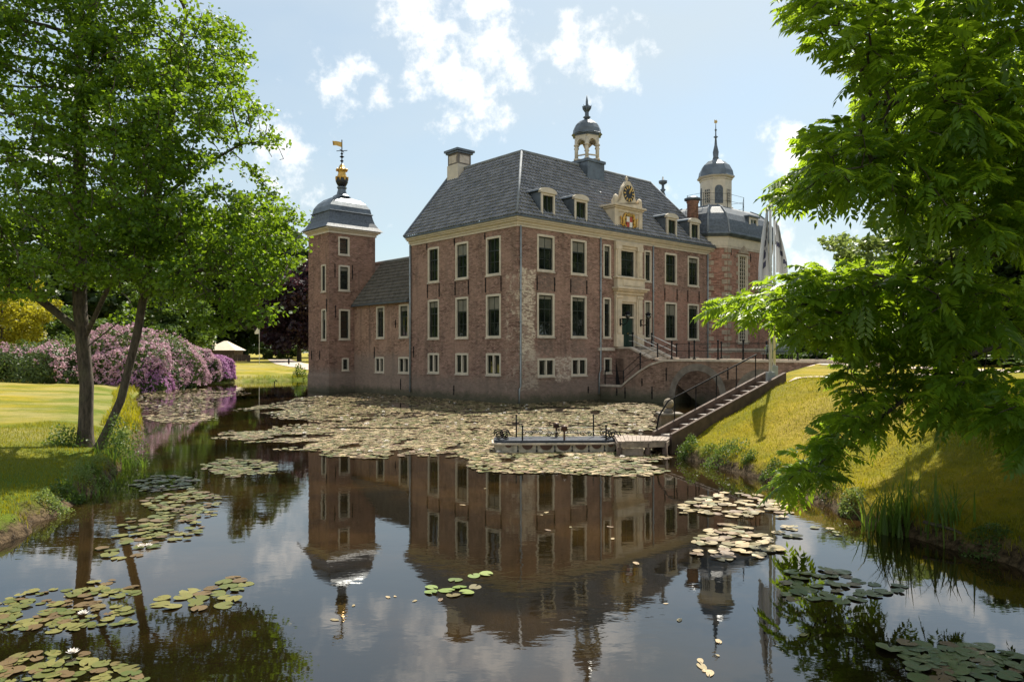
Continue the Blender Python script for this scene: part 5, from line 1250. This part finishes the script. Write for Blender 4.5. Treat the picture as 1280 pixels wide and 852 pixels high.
BG = [  # px, depth, top y, width m, material, kind, label
    (4, 70, 342, 8.5, 'leaf_yellow', 0, 'yellow leaved tree behind the left end of the rhododendrons'),
    (-60, 85, 240, 20, 'leaf_dark', 0, 'dark tree at the far left edge behind the yellow tree'),
    (60, 100, 270, 22, 'leaf_dark', 1, 'broad dark tree just right of the yellow tree'),
    (70, 78, 378, 9, 'leaf_mid', 2, 'low bushy green tree right behind the pink rhododendrons, right of the yellow tree'),
    (120, 115, 285, 22, 'leaf_mid', 0, 'mid green tree seen between the two leaning trunks'),
    (165, 125, 250, 24, 'leaf_dark', 2, 'tall dark tree behind the slanted trunk'),
    (200, 95, 352, 13, 'leaf_mid', 1, 'rounded green tree behind the highest rhododendron'),
    (228, 105, 385, 8, 'leaf_dark', 3, 'narrow dark conifer right of the highest rhododendron'),
    (262, 190, 290, 34, 'leaf_dark', 0, 'dark tree behind the pale roofed garden building'),
    (305, 200, 275, 32, 'leaf_dark', 1, 'dark tree right of the garden building'),
    (335, 185, 330, 22, 'leaf_mid', 2, 'mid green tree behind the white pennant'),
    (374, 150, 318, 19, 'leaf_purple', 0, 'purple copper beech beside the corner tower'),
    (392, 210, 330, 26, 'leaf_dark', 2, 'dark tree half hidden by the corner tower'),
    (985, 80, 385, 12, 'leaf_mid', 0, 'green tree beyond the lane beside the pavilion tower'),
    (1060, 85, 330, 16, 'leaf_pale', 1, 'pale green tree beyond the lane, left one behind the overhanging branches'),
    (1130, 62, 270, 14, 'leaf_pale', 0, 'tall pale green tree beyond the lane behind the middle of the branches'),
    (1200, 75, 300, 18, 'leaf_mid', 2, 'mid green tree beyond the lane behind the thickest branches'),
    (1275, 60, 240, 17, 'leaf_dark', 1, 'dark tree beyond the lane at the right edge'),
    (1400, 58, 200, 20, 'leaf_dark', 2, 'dark tree beyond the lane outside the right edge')]
for x, y, h, wd, kd, sd_ in ((-62, 36, 25, 18, 0, 'left'), (-70, 47, 27, 19, 1, 'left'), (-66, 58, 26, 18, 2, 'left'), (-82, 66, 27, 20, 0, 'left'), (50, 42, 22, 17, 1, 'right'), (62, 52, 25, 18, 2, 'right'), (72, 64, 26, 20, 0, 'right'), (58, 28, 22, 17, 1, 'right')):
    bg_tree(x, y, h, wd, 'leaf_mid', 'tall park tree seen only as green reflection in the windows, to the ' + sd_, kd, .15)
for px, d, ty, wd, mt, kd, lab in BG:
    x = (px - 640) / F * d; z = gz(x, d); h = CZ + (HZ - ty) / F * d - z
    bg_tree(x, d, h, wd, mt, lab, kd, .2 if d > 60 else .15, cone='conifer' in lab, leaf=.05 if d > 90 else .036)
for px, d, ty, wd, mt, lab in ((1000, 52, 425, 6, 'leaf_mid', 'clipped green shrub beyond the lane left of the thick branches'), (1075, 50, 430, 7, 'leaf_dark', 'dark shrub beyond the lane under the branches'), (1180, 48, 428, 8, 'leaf_dark', 'wide dark shrub beyond the lane, right of the dark shrub'), (1265, 46, 432, 7, 'leaf_mid', 'green shrub beyond the lane at the right edge'),
                               (352, 175, 424, 11, 'leaf_rhodo', 'pale topped shrub on the far lawn beside the copper beech'), (205, 88, 405, 6, 'leaf_mid', 'light green shrub behind the rhododendrons near the garden building'), (255, 150, 428, 6, 'leaf_pale', 'light green bush at the left end of the garden building')):
    x = (px - 640) / F * d; z = gz(x, d); h = CZ + (HZ - ty) / F * d - z; bg_tree(x, d, h, wd, mt, lab, 1, 0, 'shrub', 'garden_shrub', 'shrubs beyond the moat', leaf=.05)
# dark belt of wood closing the horizon on the left and behind the lane
def belt(name, pts, h, wd, seed, label):
    r = np.random.default_rng(seed); C_ = []
    for (x0, y0), (x1, y1) in zip(pts, pts[1:]):
        n = int(math.hypot(x1 - x0, y1 - y0) / 1.2)
        for k in range(n): t = r.random(); C_.append((x0 + (x1 - x0) * t + r.normal(0, wd), y0 + (y1 - y0) * t + r.normal(0, wd), r.random() ** .8 * h * r.uniform(.7, 1)))
    C_ = np.array(C_); C_[:, 2] += height(C_[:, 0], C_[:, 1])
    per = 90; p = np.repeat(C_, per, 0) + r.normal(size=(len(C_) * per, 3)) * (1.6, 1.6, 1.3)
    v, f = leaves(p, unit(r.normal(size=p.shape) + (0, 0, .5)), r.uniform(.4, .9, len(p)), .75, r)
    t = np.repeat(r.random(len(C_)), per) * .6 + r.random(len(p)) * .4
    o = link_mesh(name, np_mesh(name, v, f, np.concatenate([t, t])), M['leaf_dark']); tag(o, label, 'wood', kind='stuff')
belt('woodland', [(-240, 120), (-170, 190), (-110, 235), (-50, 245), (-20, 250)], 20, 5, 3, 'dark belt of woodland closing the view beyond the far lawn')
belt('woodland', [(30, 98), (48, 90), (64, 78), (95, 62)], 9, 2, 4, 'green belt of woodland beyond the lane on the right')
# rhododendrons
def rhodo(px, d, wx, wy, ty, label, bloom, pet='petal', seed=0):
    r = np.random.default_rng(seed); x = (px - 640) / F * d; z = gz(x, d) - .1; h = (CZ + (HZ - ty) / F * d - z) * .87
    t = thing('rhododendron', label, 'shrub', (x, d, z), 0, 'flowering rhododendrons on the left bank')
    n = 60; u = unit(r.normal(size=(n, 3))); u[:, 2] = np.abs(u[:, 2]); 
    def surf(m):
        u = r.normal(size=(m, 3)); u[:, 2] = np.abs(u[:, 2]) * .9; u = unit(u); lump = 1 + .16 * snoise(u, 4, seed) + .08 * snoise(u, 11, seed + 1)
        return u, u * lump[:, None] * (wx / 2, wy / 2, h)
    m = 11000; u, p = surf(m); p *= r.uniform(.78, 1.0, (m, 1)); v, f = leaves(p, unit(u + r.normal(size=u.shape) * .5), r.uniform(.16, .34, m), .45, r)
    link_mesh('foliage', np_mesh('foliage', v, f, tone2(m, r, p, 1.2, seed)), M['leaf_rhodo'], t)
    m = int(2600 * bloom); u, p = surf(m); keep = (snoise(p, .9, seed + 5) + 1.1 * bloom - 1.05 + r.normal(0, .45, m)) > 0; u, p = u[keep], p[keep]; m = len(p)
    if m:
        k = 6; c = np.repeat(p * 1.01, k, 0) + r.normal(0, .07, (m * k, 3)); uu = np.repeat(u, k, 0)
        v, f = leaves(c, unit(uu + r.normal(size=uu.shape) * .6), r.uniform(.10, .18, m * k), .9, r)
        tt = np.repeat(r.random(m), k) * .7 + r.random(m * k) * .3
        link_mesh('blossom', np_mesh('blossom', v, f, np.concatenate([tt, tt])), M[pet], t)
rh = [(-30, 60, 9, 7, 420, 'mostly green rhododendron with few blooms at the left edge', .3, 'petal'), (42, 58, 8, 7, 418, 'green rhododendron with scattered pink blooms next to the left edge', .45, 'petal'),
      (95, 61, 8, 7, 414, 'pink rhododendron behind the upright trunk', .7, 'petal'), (150, 62, 9, 8, 403, 'tallest rhododendron, covered in pale pink bloom behind the two trunks', 1.1, 'petal'),
      (196, 66, 7.5, 7, 408, 'large mauve pink rhododendron right of the slanted trunk', 1.1, 'petal'), (176, 61, 5, 4.5, 438, 'low green and violet rhododendron at the foot of the slanted trunk', .8, 'petal_purple'),
      (222, 70, 6, 5, 422, 'pale pink rhododendron third from the right end of the bank', 1.0, 'petal'), (206, 64.5, 5, 4, 445, 'low green rhododendron with pink spots at the waterline', .65, 'petal'),
      (246, 74, 5, 4.5, 430, 'whitish pink rhododendron left of the purple end bush', 1.0, 'petal'), (269, 77.5, 3.8, 3.6, 437, 'deep purple rhododendron at the right end of the bank', 1.15, 'petal_purple'), (232, 71, 3.5, 3, 452, 'small brownish green rhododendron beside the purple end bush', .5, 'petal')]
for k, (px, d, wx, wy, ty, lab, bl, pe) in enumerate(rh): rhodo(px, d, wx, wy, ty, lab, bl, pe, 40 + k)
# garden building, pennant, bollard on the far lawn
gx0, gy0 = (281 - 640) / F * 150, 150.; gz0 = gz(gx0, gy0)
gt = thing('garden_building', 'low dark garden building under pale hipped roofs on the far lawn', 'building', (gx0, gy0, gz0))
b = MB(); b.box(-2.6, 2.6, -2, 3, 0, 2.2); b.box(-5.4, -2.6, 0, 3, 0, 2.2); b.build('wall', M['darkwood'], gt)
for cx, w2, h2, yy in ((0, 3.1, 1.9, .5), (-4.2, 2.2, 2.0, 1.6)):
    b = MB(); b.loft([[(cx - w2, yy - 3, 2.2), (cx + w2, yy - 3, 2.2), (cx + w2, yy + 3, 2.2), (cx - w2, yy + 3, 2.2)], [(cx - .25, yy - .2, 2.2 + h2), (cx + .25, yy - .2, 2.2 + h2), (cx + .25, yy + .2, 2.2 + h2), (cx - .25, yy + .2, 2.2 + h2)]]); b.build('roof', M['canvas'], gt)
b = MB(); b.prism([(-2.9, 2.3), (-1.3, 2.3), (-1.4, 3.4), (-2.1, 4.1), (-2.8, 3.4)], lambda s, o, z: (s, -.6 - o, z), 0, .6); b.build('roof_gable', M['canvas'], gt)
b = MB()
for k in range(8): b.box(-1.5 + k * .85, -.75 + k * .85, -4.5, -4.3, 0, 1.3)
b = b.build('garden_fence', M['darkwood']); b.location = (gx0 + 1.5, gy0, gz0); tag(b, 'low dark board screen in front of the garden building', 'fence')
px_, d_ = 324, 120; x = (px_ - 640) / F * d_; z = gz(x, d_)
pn = thing('pennant_pole', 'thin pole flying a small white pennant on the far lawn', 'pole', (x, d_, z))
b = MB(); b.tube([(0, 0, 0), (0, 0, CZ + 34 / F * d_ - z)], .05, 6); b.build('pole', M['steel'], pn)
b = MB(); hh = CZ + 34 / F * d_ - z; b.prism([(0, hh), (-.75, hh - 1.2), (-.7, hh - 1.5), (0, hh - 1.4)], lambda s, o, q: (s, o, q), -.02, .02); b.build('pennant', M['white'], pn)
x, y = (361 - 640) / F * 120, 120.; b = MB(); b.tube([(0, 0, -.1), (0, 0, 1.0)], .14, 8); o = b.build('lawn_post', M['iron']); o.location = (x, y, gz(x, y)); tag(o, 'short dark post beside the sandy path on the far lawn', 'post')
x, y = (503 - 640) / F * 62, 62.; b = MB(); b.tube([(0, 0, -1), (0, 0, .55), (.12, 0, .7), (.25, 0, .55)], .04, 6); o = b.build('water_pipe', M['iron']); o.location = ((343 - 640) / F * 66, 66, 0); tag(o, 'thin hooked iron pipe rising from the lily pads left of the corner tower', 'pipe')

# ------------------------------------------------------------ bank plants
def blades(pos, hgt, wdt, lean, r, seg=3):
    """arched blades, each a tapered strip"""
    n = len(pos); az = r.uniform(0, 6.283, n); dx = np.stack([np.cos(az), np.sin(az), np.zeros(n)], 1); sx = np.stack([-np.sin(az), np.cos(az), np.zeros(n)], 1)
    V = []
    for k in range(seg + 1):
        t = k / seg; c = pos + dx * (lean * hgt * t * t)[:, None] + np.array([0, 0, 1.]) * (hgt * (t - .25 * lean * t * t))[:, None]; w_ = (wdt * (1 - t) ** .7 * .5 + .0008)[:, None]
        V += [c - sx * w_, c + sx * w_]
    V = np.stack(V, 1).reshape(-1, 3); m = 2 * (seg + 1); i = np.arange(n)[:, None] * m
    return V, np.concatenate([i + [2 * k, 2 * k + 1, 2 * k + 3, 2 * k + 2] for k in range(seg)], 0), seg
def reed_clump(x, y, n, h, spread, label, mat='reed', wd=.03, cat='plant', name='iris_clump', group='iris clumps along the banks', seed=0):
    r = np.random.default_rng(seed); z = gz(x, y); q = r.normal(0, spread, (n, 2)); pos = np.stack([q[:, 0], q[:, 1], height(x + q[:, 0], y + q[:, 1]) - z - .05], 1); pos[:, 2] = np.maximum(pos[:, 2], -z - .05)
    V, Fc, sg = blades(pos, r.uniform(.5, 1.1, n) * h, r.uniform(.7, 1.2, n) * wd, r.uniform(.05, .75, n), r, 4); t = np.tile(r.random(n), sg)
    o = link_mesh(name, np_mesh(name, V, Fc, t), M[mat]); o.location = (x, y, z); tag(o, label, cat, group)
reed_clump(6.75, 13.1, 130, 1.05, .24, 'tall iris clump at the waterline under the overhanging branches', seed=1, wd=.035)
reed_clump(7.25, 12.4, 45, .75, .16, 'smaller iris clump just right of the tall one on the shaded bank', seed=2, wd=.035)
reed_clump(-10.7, 20.3, 90, .6, .28, 'iris clump at the foot of the leaning tree trunk', seed=3)
reed_clump(-10.0, 17.6, 60, .45, .3, 'low grassy clump on the left bank halfway to the trees', seed=4)
reed_clump(-9.35, 16.2, 60, .4, .25, 'yellow green grassy clump on the left bank, nearer than the halfway one', seed=5)
def bushlet(x, y, n, rad, h, mat, label, seed, lsz=.07, name='bank_plant', group='leafy plants on the banks'):
    r = np.random.default_rng(seed); z = gz(x, y); u = r.normal(size=(n, 3)); u[:, 2] = np.abs(u[:, 2]); p = unit(u) * r.random((n, 1)) ** .4 * (rad, rad, h) * (1 + .3 * snoise(unit(u), 4, seed)[:, None])
    p[:, 2] += np.maximum(height(x + p[:, 0], y + p[:, 1]), 0) - z
    v, f = leaves(p, unit(r.normal(size=(n, 3)) + (0, 0, .6)), r.uniform(.6, 1.3, n) * lsz, .6, r)
    o = link_mesh(name, np_mesh(name, v, f, tone2(n, r, p, 3, seed)), M[mat]); o.location = (x, y, z); tag(o, label, 'plant', group)
bushlet(-12.75, 21.2, 900, .55, .6, 'leaf_mid', 'dark leafy growth round the foot of the upright trunk', 1)
bushlet(-11.1, 21.0, 1500, .6, 1.3, 'leaf_mid', 'leafy shoots sprouting beside the base of the leaning trunk', 2)
bushlet(-9.75, 16.9, 700, .45, .4, 'leaf_pale', 'pale flowering weed on the left bank above the soil edge', 3, .05)
bushlet(-9.05, 14.6, 700, .4, .2, 'leaf_pale', 'pale green spreading weed on the near left bank', 4, .05)
bushlet(5.25, 22.2, 900, .35, .55, 'leaf_mid', 'bushy green plant at the corner of the landing stage', 5, .06)
bushlet(5.9, 20.6, 1100, .6, .35, 'leaf_mid', 'low weeds on the right bank below the sunny slope', 6, .06)
bushlet(8.3, 10.9, 700, .4, .35, 'leaf_mid', 'low green weeds on the shaded bank at the right edge', 7, .05)
bushlet((370 - 640) / F * 84, 85.5, 300, .9, 1.3, 'leaf_mid', 'small sapling on the far bank left of the corner tower', 8, .25)
wr = random.Random(15)
for k, (y, side) in enumerate(((21.6, 1), (19.6, 1), (18.4, 1), (17.0, 1), (15.6, 1), (14.4, 1), (11.6, 1), (19.2, -1), (18.0, -1), (15.6, -1), (22.8, -1), (24.5, -1))):
    xs = np.linspace(2, 9, 200) if side > 0 else np.linspace(-14, -5, 200)
    dd_ = shore_dist(xs, np.full(200, y)); x = float(xs[np.argmin(np.abs(dd_ - wr.uniform(.15, .4)))])
    bushlet(x, y, wr.randint(350, 800), wr.uniform(.2, .42), wr.uniform(.12, .3), wr.choice(['leaf_mid', 'leaf_mid', 'leaf_pale']), 'small low weed growing at the soil edge of the %s bank' % ('right' if side > 0 else 'left'), 60 + k, wr.uniform(.04, .07), 'waterside_weed', 'weeds along the soil edge of the %s bank' % ('right' if side > 0 else 'left'))
b = MB(); b.tube([(0, 0, .05), (.25, -.45, .02), (.5, -.9, -.15)], [.03, .025, .01], 6); b.tube([(.1, -.2, .04), (.35, -.25, .1)], .012, 5)
o = b.build('fallen_branch', M['bark']); o.location = (7.0, 12.6, .25); tag(o, 'bare fallen branch leaning into the water on the right bank', 'branch')
# grass: blades along both banks and short turf on the nearer lawns
r = np.random.default_rng(77)
def scatter(n, x0, x1, y0, y1, cond):
    x = r.uniform(x0, x1, n); y = y0 + (y1 - y0) * r.random(n) ** 1.35; d = shore_dist(x, y); k = cond(x, y, d); x, y, d = x[k], y[k], d[k]
    return np.stack([x, y, height(x, y, d) - .01], 1), d
p1, d1 = scatter(150000, -17, 17, 9, 32, lambda x, y, d: (d > .1) & (d < .8) & (snoise(np.stack([x, y, y * 0], 1), 2.2, 3) > -.45))
p2, d2 = scatter(230000, -17, 17, 9, 27, lambda x, y, d: (d >= .4) & (np.abs(x) / y < .75))
p3, d3 = scatter(60000, -34, -12, 28, 88, lambda x, y, d: (d > .1) & (d < 1.2))
pp = np.concatenate([p1, p2, p3]); hh = np.concatenate([r.uniform(.10, .26, len(p1)) * (1 - .5 * d1), r.uniform(.04, .11, len(p2)), r.uniform(.2, .5, len(p3))])
ww_ = np.concatenate([r.uniform(.006, .012, len(p1)), r.uniform(.008, .016, len(p2)), r.uniform(.02, .05, len(p3))])
V, Fc, sg = blades(pp, hh, ww_, r.uniform(.1, .9, len(pp)), r, 2)
tn = np.clip(r.random(len(pp)) * .6 + .4 * (.5 + .5 * snoise(pp, .6, 9)), 0, 1) * np.where((pp[:, 0] < 0) & (pp[:, 1] < 30), .35, 1)  # near left blades toned greener and darker to paint in the shade
tag(link_mesh('grass', np_mesh('grass', V, Fc, np.tile(tn, sg)), M['grass']), 'green and yellowing grass on the banks and lawns', 'grass', kind='stuff')
# roots, twigs and litter on the bare soil edge
p4, d4 = scatter(26000, -16, 14, 9, 30, lambda x, y, d: (d > -.05) & (d < .4))
n = len(p4); V, Fc, sg = blades(p4, r.uniform(.04, .2, n), r.uniform(.008, .018, n), r.uniform(.6, 2.2, n), r, 2)
tag(link_mesh('bank_litter', np_mesh('bank_litter', V, Fc, np.tile(r.random(n), sg)), M['bark']), 'brown roots and dead stems on the bare soil edge of the banks', 'litter', kind='stuff')

# ------------------------------------------------------------ water lilies
def w2(px, py): d = F * CZ / (py - HZ); return ((px - 640) / F * d, d)
def pad_shape(r, n=14):
    notch = r.uniform(.12, .3); th = np.linspace(notch, 2 * math.pi - notch, n); rr = 1 + .06 * np.sin(3 * th + r.uniform(0, 6)) + r.normal(0, .015, n)
    z = r.normal(0, .02, n) + .09 * np.sin(2 * th + r.uniform(0, 6)) * r.random() ** 2
    return np.concatenate([[[.12, 0, .0]], np.stack([rr * np.cos(th), rr * np.sin(th), np.abs(z)], 1)])
def pad_faces(n=14): return [(0, k, k + 1) for k in range(1, n)]
pr_ = random.Random(9); nr_ = np.random.default_rng(9)
PADM = {}
for mk in ('pad_olive', 'pad_green', 'pad_grey', 'pad_beige'):
    PADM[mk] = []
    for k in range(5):
        sh = pad_shape(nr_); me = np_mesh('lily_pad', sh, pad_faces(), np.full(13, nr_.random()), smooth=True); me.materials.append(M[mk]); PADM[mk].append(me)
patches = [  # name label, pixel ellipses, pad radius range, count, material
    ('bright green round lily pad in the small group in mid moat before the house', [(566, 734, 28, 13), (600, 716, 12, 6)], (.085, .11), 10, 'pad_green', .95),
    ('olive lily pad of the big raft at the lower left', [(70, 766, 92, 27), (135, 738, 40, 11)], (.045, .105), 105, 'pad_olive', .45),
    ('olive brown lily pad of the raft at the bottom left corner', [(75, 842, 100, 26)], (.045, .105), 78, 'pad_olive', .45),
    ('lily pad of the small group right of the lower left raft', [(245, 752, 58, 12), (285, 730, 24, 9)], (.09, .14), 20, 'pad_olive', .85),
    ('dull lily pad of the scattered group below the left bank soil edge', [(180, 668, 40, 22), (150, 690, 30, 12)], (.09, .14), 26, 'pad_olive', .8),
    ('dark green lily pad of the group in the lower right corner', [(1215, 832, 80, 24), (1140, 815, 40, 10)], (.07, .14), 52, 'pad_grey', .5),
    ('grey green lily pad of the loose group under the right tree reflection', [(1040, 735, 62, 22), (1105, 735, 28, 9), (1000, 720, 30, 10)], (.08, .13), 34, 'pad_grey', .75),
    ('pale lily pad of the upper dense patch left of the overhanging branch tip', [(915, 632, 70, 14), (950, 640, 35, 10)], (.08, .135), 75, 'pad_beige', .5),
    ('pale lily pad of the lower dense patch left of the overhanging branch tip', [(915, 680, 55, 22), (905, 668, 40, 8)], (.075, .12), 55, 'pad_beige', .6)]
def fill(ells, rr, n, sep, tries=60):
    out = []
    areas = [e[2] * e[3] for e in ells]
    for k in range(n * tries):
        if len(out) >= n: break
        e = pr_.choices(ells, areas)[0]; a_ = pr_.uniform(0, 6.283); q = math.sqrt(pr_.random()) * (1 + .15 * math.sin(3 * a_))
        x, y = w2(e[0] + e[2] * q * math.cos(a_), e[1] + e[3] * q * math.sin(a_)); rad_ = pr_.uniform(*rr)
        if all(math.hypot(x - o[0], y - o[1]) > sep * 1.6 * (rad_ + o[2]) / 1.6 for o in out) and shore_dist(np.array([x]), np.array([y]))[0] < -rad_: out.append((x, y, rad_))
    return out
allp = []
for lab, ells, rr, cnt, mk, sep in patches:
    allp += [(y, x, rad_, lab, mk) for x, y, rad_ in fill(ells, rr, cnt, sep)]
allp.sort(key=lambda q: (q[4] != 'pad_green', q[0])); npads = min(295, len(allp))
for y, x, rad_, lab, mk in allp[:295]:
    o = bpy.data.objects.new('lily_pad', pr_.choice(PADM[mk])); col.objects.link(o)
    o.location = (x, y, .004 + .016 * pr_.random()); o.rotation_euler = (pr_.gauss(0, .05), pr_.gauss(0, .05), pr_.uniform(0, 6.283)); o.scale = (rad_ * pr_.uniform(.85, 1.1), rad_, rad_)
    tag(o, lab, 'lily pad', lab.replace('lily pad', 'lily pads'))
# the dense mat in mid moat
mats_ = [  # pixel ellipse, pads per m2 factor
    (560, 548, 250, 22, 1), (700, 572, 130, 22, 1), (640, 530, 200, 14, 1), (470, 520, 120, 12, .95), (740, 520, 85, 11, .9), (340, 545, 75, 7, .85), (420, 505, 75, 10, .9), (370, 512, 70, 7, .8),
    (300, 584, 48, 12, .7), (215, 505, 60, 14, .5), (220, 522, 50, 7, .6), (240, 492, 70, 6, .65), (780, 588, 50, 9, .8), (460, 566, 60, 8, .7), (560, 500, 80, 5, .8), (630, 508, 130, 8, .9), (760, 510, 75, 7, .9), (480, 495, 60, 5, .8), (690, 500, 60, 4, .5), (230, 630, 45, 20, .5), (205, 605, 40, 12, .4), (215, 660, 40, 16, .4), (880, 575, 20, 3, .0), (1010, 665, 45, 10, .2)]
dark = [(500, 519, 62, 3.2), (710, 530, 95, 4.2), (285, 532, 30, 6), (370, 527, 60, 3), (590, 538, 40, 2.2), (700, 556, 60, 2)]
pts = []
for cx, cy, rx, ry, dn in mats_:
    n = int(rx * ry * 2.6 * dn * 2.3)
    a_ = nr_.uniform(0, 6.283, n); q = np.sqrt(nr_.random(n)) * (1 + .12 * np.sin(5 * a_ + cx)); X, Y = cx + rx * q * np.cos(a_), cy + ry * q * np.sin(a_)
    k = Y > 486; d = F * CZ / (Y[k] - HZ); pts.append(np.stack([(X[k] - 640) / F * d, d, X[k], Y[k], np.full(k.sum(), dn) * np.clip(2.6 * (1.08 - q[k]) + .25, 0, 1)], 1))
pts = np.concatenate(pts); keep = np.ones(len(pts), bool)
for cx, cy, rx, ry in dark: keep &= ~((((pts[:, 2] - cx) / rx) ** 2 + ((pts[:, 3] - cy) / ry) ** 2 < 1) & (nr_.random(len(pts)) < .88))
keep &= snoise(np.stack([pts[:, 0], pts[:, 1], 0 * pts[:, 0]], 1), 1.3, 4) > -1.0
keep &= shore_dist(pts[:, 0], pts[:, 1]) < -.15
cu, su = math.cos(-HA), math.sin(-HA); lx, ly = pts[:, 0] - HC.x, pts[:, 1] - HC.y; hu, hv = lx * cu - ly * su, lx * su + ly * cu
keep &= ~((hu > -.25) & (hv > -.25)) & ~((hu > -2.6) & (hv > 19.3))
keep &= ~((np.abs(pts[:, 0] - 1.4) < 2.1) & (np.abs(pts[:, 1] - 24) < .6))
pts = pts[keep]
# thin to a sensible density on the water itself
cell = {}; sel = []
for i in nr_.permutation(len(pts)):
    kx = (int(pts[i, 0] / .115), int(pts[i, 1] / .13))
    if cell.get(kx, 0) < 1: cell[kx] = 1; sel.append(i)
pts = pts[sel]; hole = snoise(np.stack([pts[:, 0], pts[:, 1] * .8, 0 * pts[:, 0]], 1), 3.4, 14); pts = pts[(nr_.random(len(pts)) < pts[:, 4]) & (hole > -.85)]
def pad_cloud(name, pts, mk, label, r0, r1):
    n = len(pts); th = nr_.uniform(0, 6.283, n); rad_ = nr_.uniform(r0, r1, n); V = np.zeros((n, 15, 3)); base = [pad_shape(nr_) for _ in range(12)]; ch = nr_.integers(0, 12, n)
    tx, ty = nr_.normal(0, .035, n), nr_.normal(0, .035, n)
    for i in range(n):
        s = base[ch[i]] * rad_[i]; c_, s_ = math.cos(th[i]), math.sin(th[i])
        V[i, :, 0] = s[:, 0] * c_ - s[:, 1] * s_; V[i, :, 1] = s[:, 0] * s_ + s[:, 1] * c_; V[i, :, 2] = s[:, 2] + V[i, :, 0] * tx[i] + V[i, :, 1] * ty[i]
    V[:, :, 0] += pts[:, 0:1]; V[:, :, 1] += pts[:, 1:2]; V[:, :, 2] += .008 + nr_.random((n, 1)) * .022
    Fc = (np.arange(n)[:, None, None] * 15 + np.array(pad_faces())[None]).reshape(-1, 3)
    tag(link_mesh(name, np_mesh(name, V.reshape(-1, 3), Fc, np.repeat(nr_.random(n), 13)), M[mk]), label, 'lily pads', kind='stuff')
far = nr_.random(len(pts)) < .5 + .35 * np.clip(snoise(np.stack([pts[:, 0], pts[:, 1], 0 * pts[:, 0]], 1), .7, 21) + .5, 0, 1)
for mk in ('pad_beige', 'pad_olive', 'pad_grey'):
    ex = np.array([(q[1], q[0], 0, 0, 1) for q in allp[295:] if q[4] == mk]).reshape(-1, 5)
    if len(ex): pad_cloud('lily_pads', ex, mk, {'pad_beige': 'pale lily pads in the dense patches left of the overhanging branch tip', 'pad_olive': 'dull olive lily pads below the left bank soil edge', 'pad_grey': 'grey green lily pads under the right tree reflection'}[mk], .08, .14)
chan = (pts[:, 2] < 352) & (pts[:, 3] > 566)
pad_cloud('lily_pads', pts[chan], 'pad_olive', 'dull olive lily pads loosely scattered in the channel beside the left bank', .06, .11)
pts = pts[~chan]; far = far[~chan]
pad_cloud('lily_pads', pts[far], 'pad_beige', 'dense mat of beige lily pads covering the middle of the moat', .06, .125)
pad_cloud('lily_pads', pts[~far], 'pad_olive', 'olive lily pads scattered through the beige mat on the moat', .06, .12)
# water lily flowers
def lily_flower():
    V, Fc = [], []
    for ring_, (n, el, ln) in enumerate(((8, .35, 1.0), (7, .8, .85), (5, 1.2, .65))):
        for k in range(n):
            a_ = 6.283 * k / n + ring_ * .4; d = np.array([math.cos(a_) * math.cos(el), math.sin(a_) * math.cos(el), math.sin(el)]); s_ = np.array([-math.sin(a_), math.cos(a_), 0]); i = len(V)
            V += [d * .1, d * ln * .6 + s_ * .2 - (0, 0, .05), d * ln, d * ln * .6 - s_ * .2 - (0, 0, .05)]; Fc.append((i, i + 1, i + 2, i + 3))
    return np_mesh('water_lily', V, Fc, nr_.random(len(Fc)))
FM = lily_flower(); FM.materials.append(M['petal_white'])
def flower(x, y, s, label, group):
    o = bpy.data.objects.new('water_lily', FM); col.objects.link(o); o.location = (x, y, .03); o.scale = (s, s, s); o.rotation_euler = (0, 0, pr_.uniform(0, 6)); tag(o, label, 'flower', group)
for px, py, lab in ((91, 819, 'white water lily flower in the bottom left corner raft'), (104, 770, 'white water lily flower in the lower left raft'), (177, 685, 'left one of two white water lilies by the left soil edge'), (186, 684, 'right one of two white water lilies by the left soil edge'), (203, 610, 'pinkish water lily flower in the channel beside the left bank')):
    flower(*w2(px, py), .075, lab, 'water lily flowers')
for k in nr_.choice(len(pts), 120, replace=False):
    if pts[k, 1] > 20: flower(pts[k, 0], pts[k, 1], pr_.uniform(.07, .12), 'white water lily flower among the beige mat of pads in mid moat', 'water lily flowers in the mat')
# floating leaves
for k in range(26):
    px, py = pr_.choice([(870, 830), (905, 825), (525, 745), (330, 745), (700, 640), (820, 770), (780, 690), (460, 760), (640, 615), (740, 660), (990, 790), (60, 600 + 140), (600, 640)]); px += pr_.gauss(0, 30); py += pr_.gauss(0, 9)
    x, y = w2(px, py)
    sh = pad_shape(nr_, 14) * np.array([1, .5, 1]); me = np_mesh('floating_leaf', sh, pad_faces(), np.full(13, .9)); me.materials.append(M['pad_beige'])
    o = bpy.data.objects.new('floating_leaf', me); col.objects.link(o); o.location = (x, y, .006); s = pr_.uniform(.03, .09); o.scale = (s, s, s); o.rotation_euler = (0, 0, pr_.uniform(0, 6)); tag(o, 'small withered leaf floating alone on open water', 'leaf', 'floating leaves on the open water')
print('leaves', n1, n2, n3, 'pads', npads, len(pts))
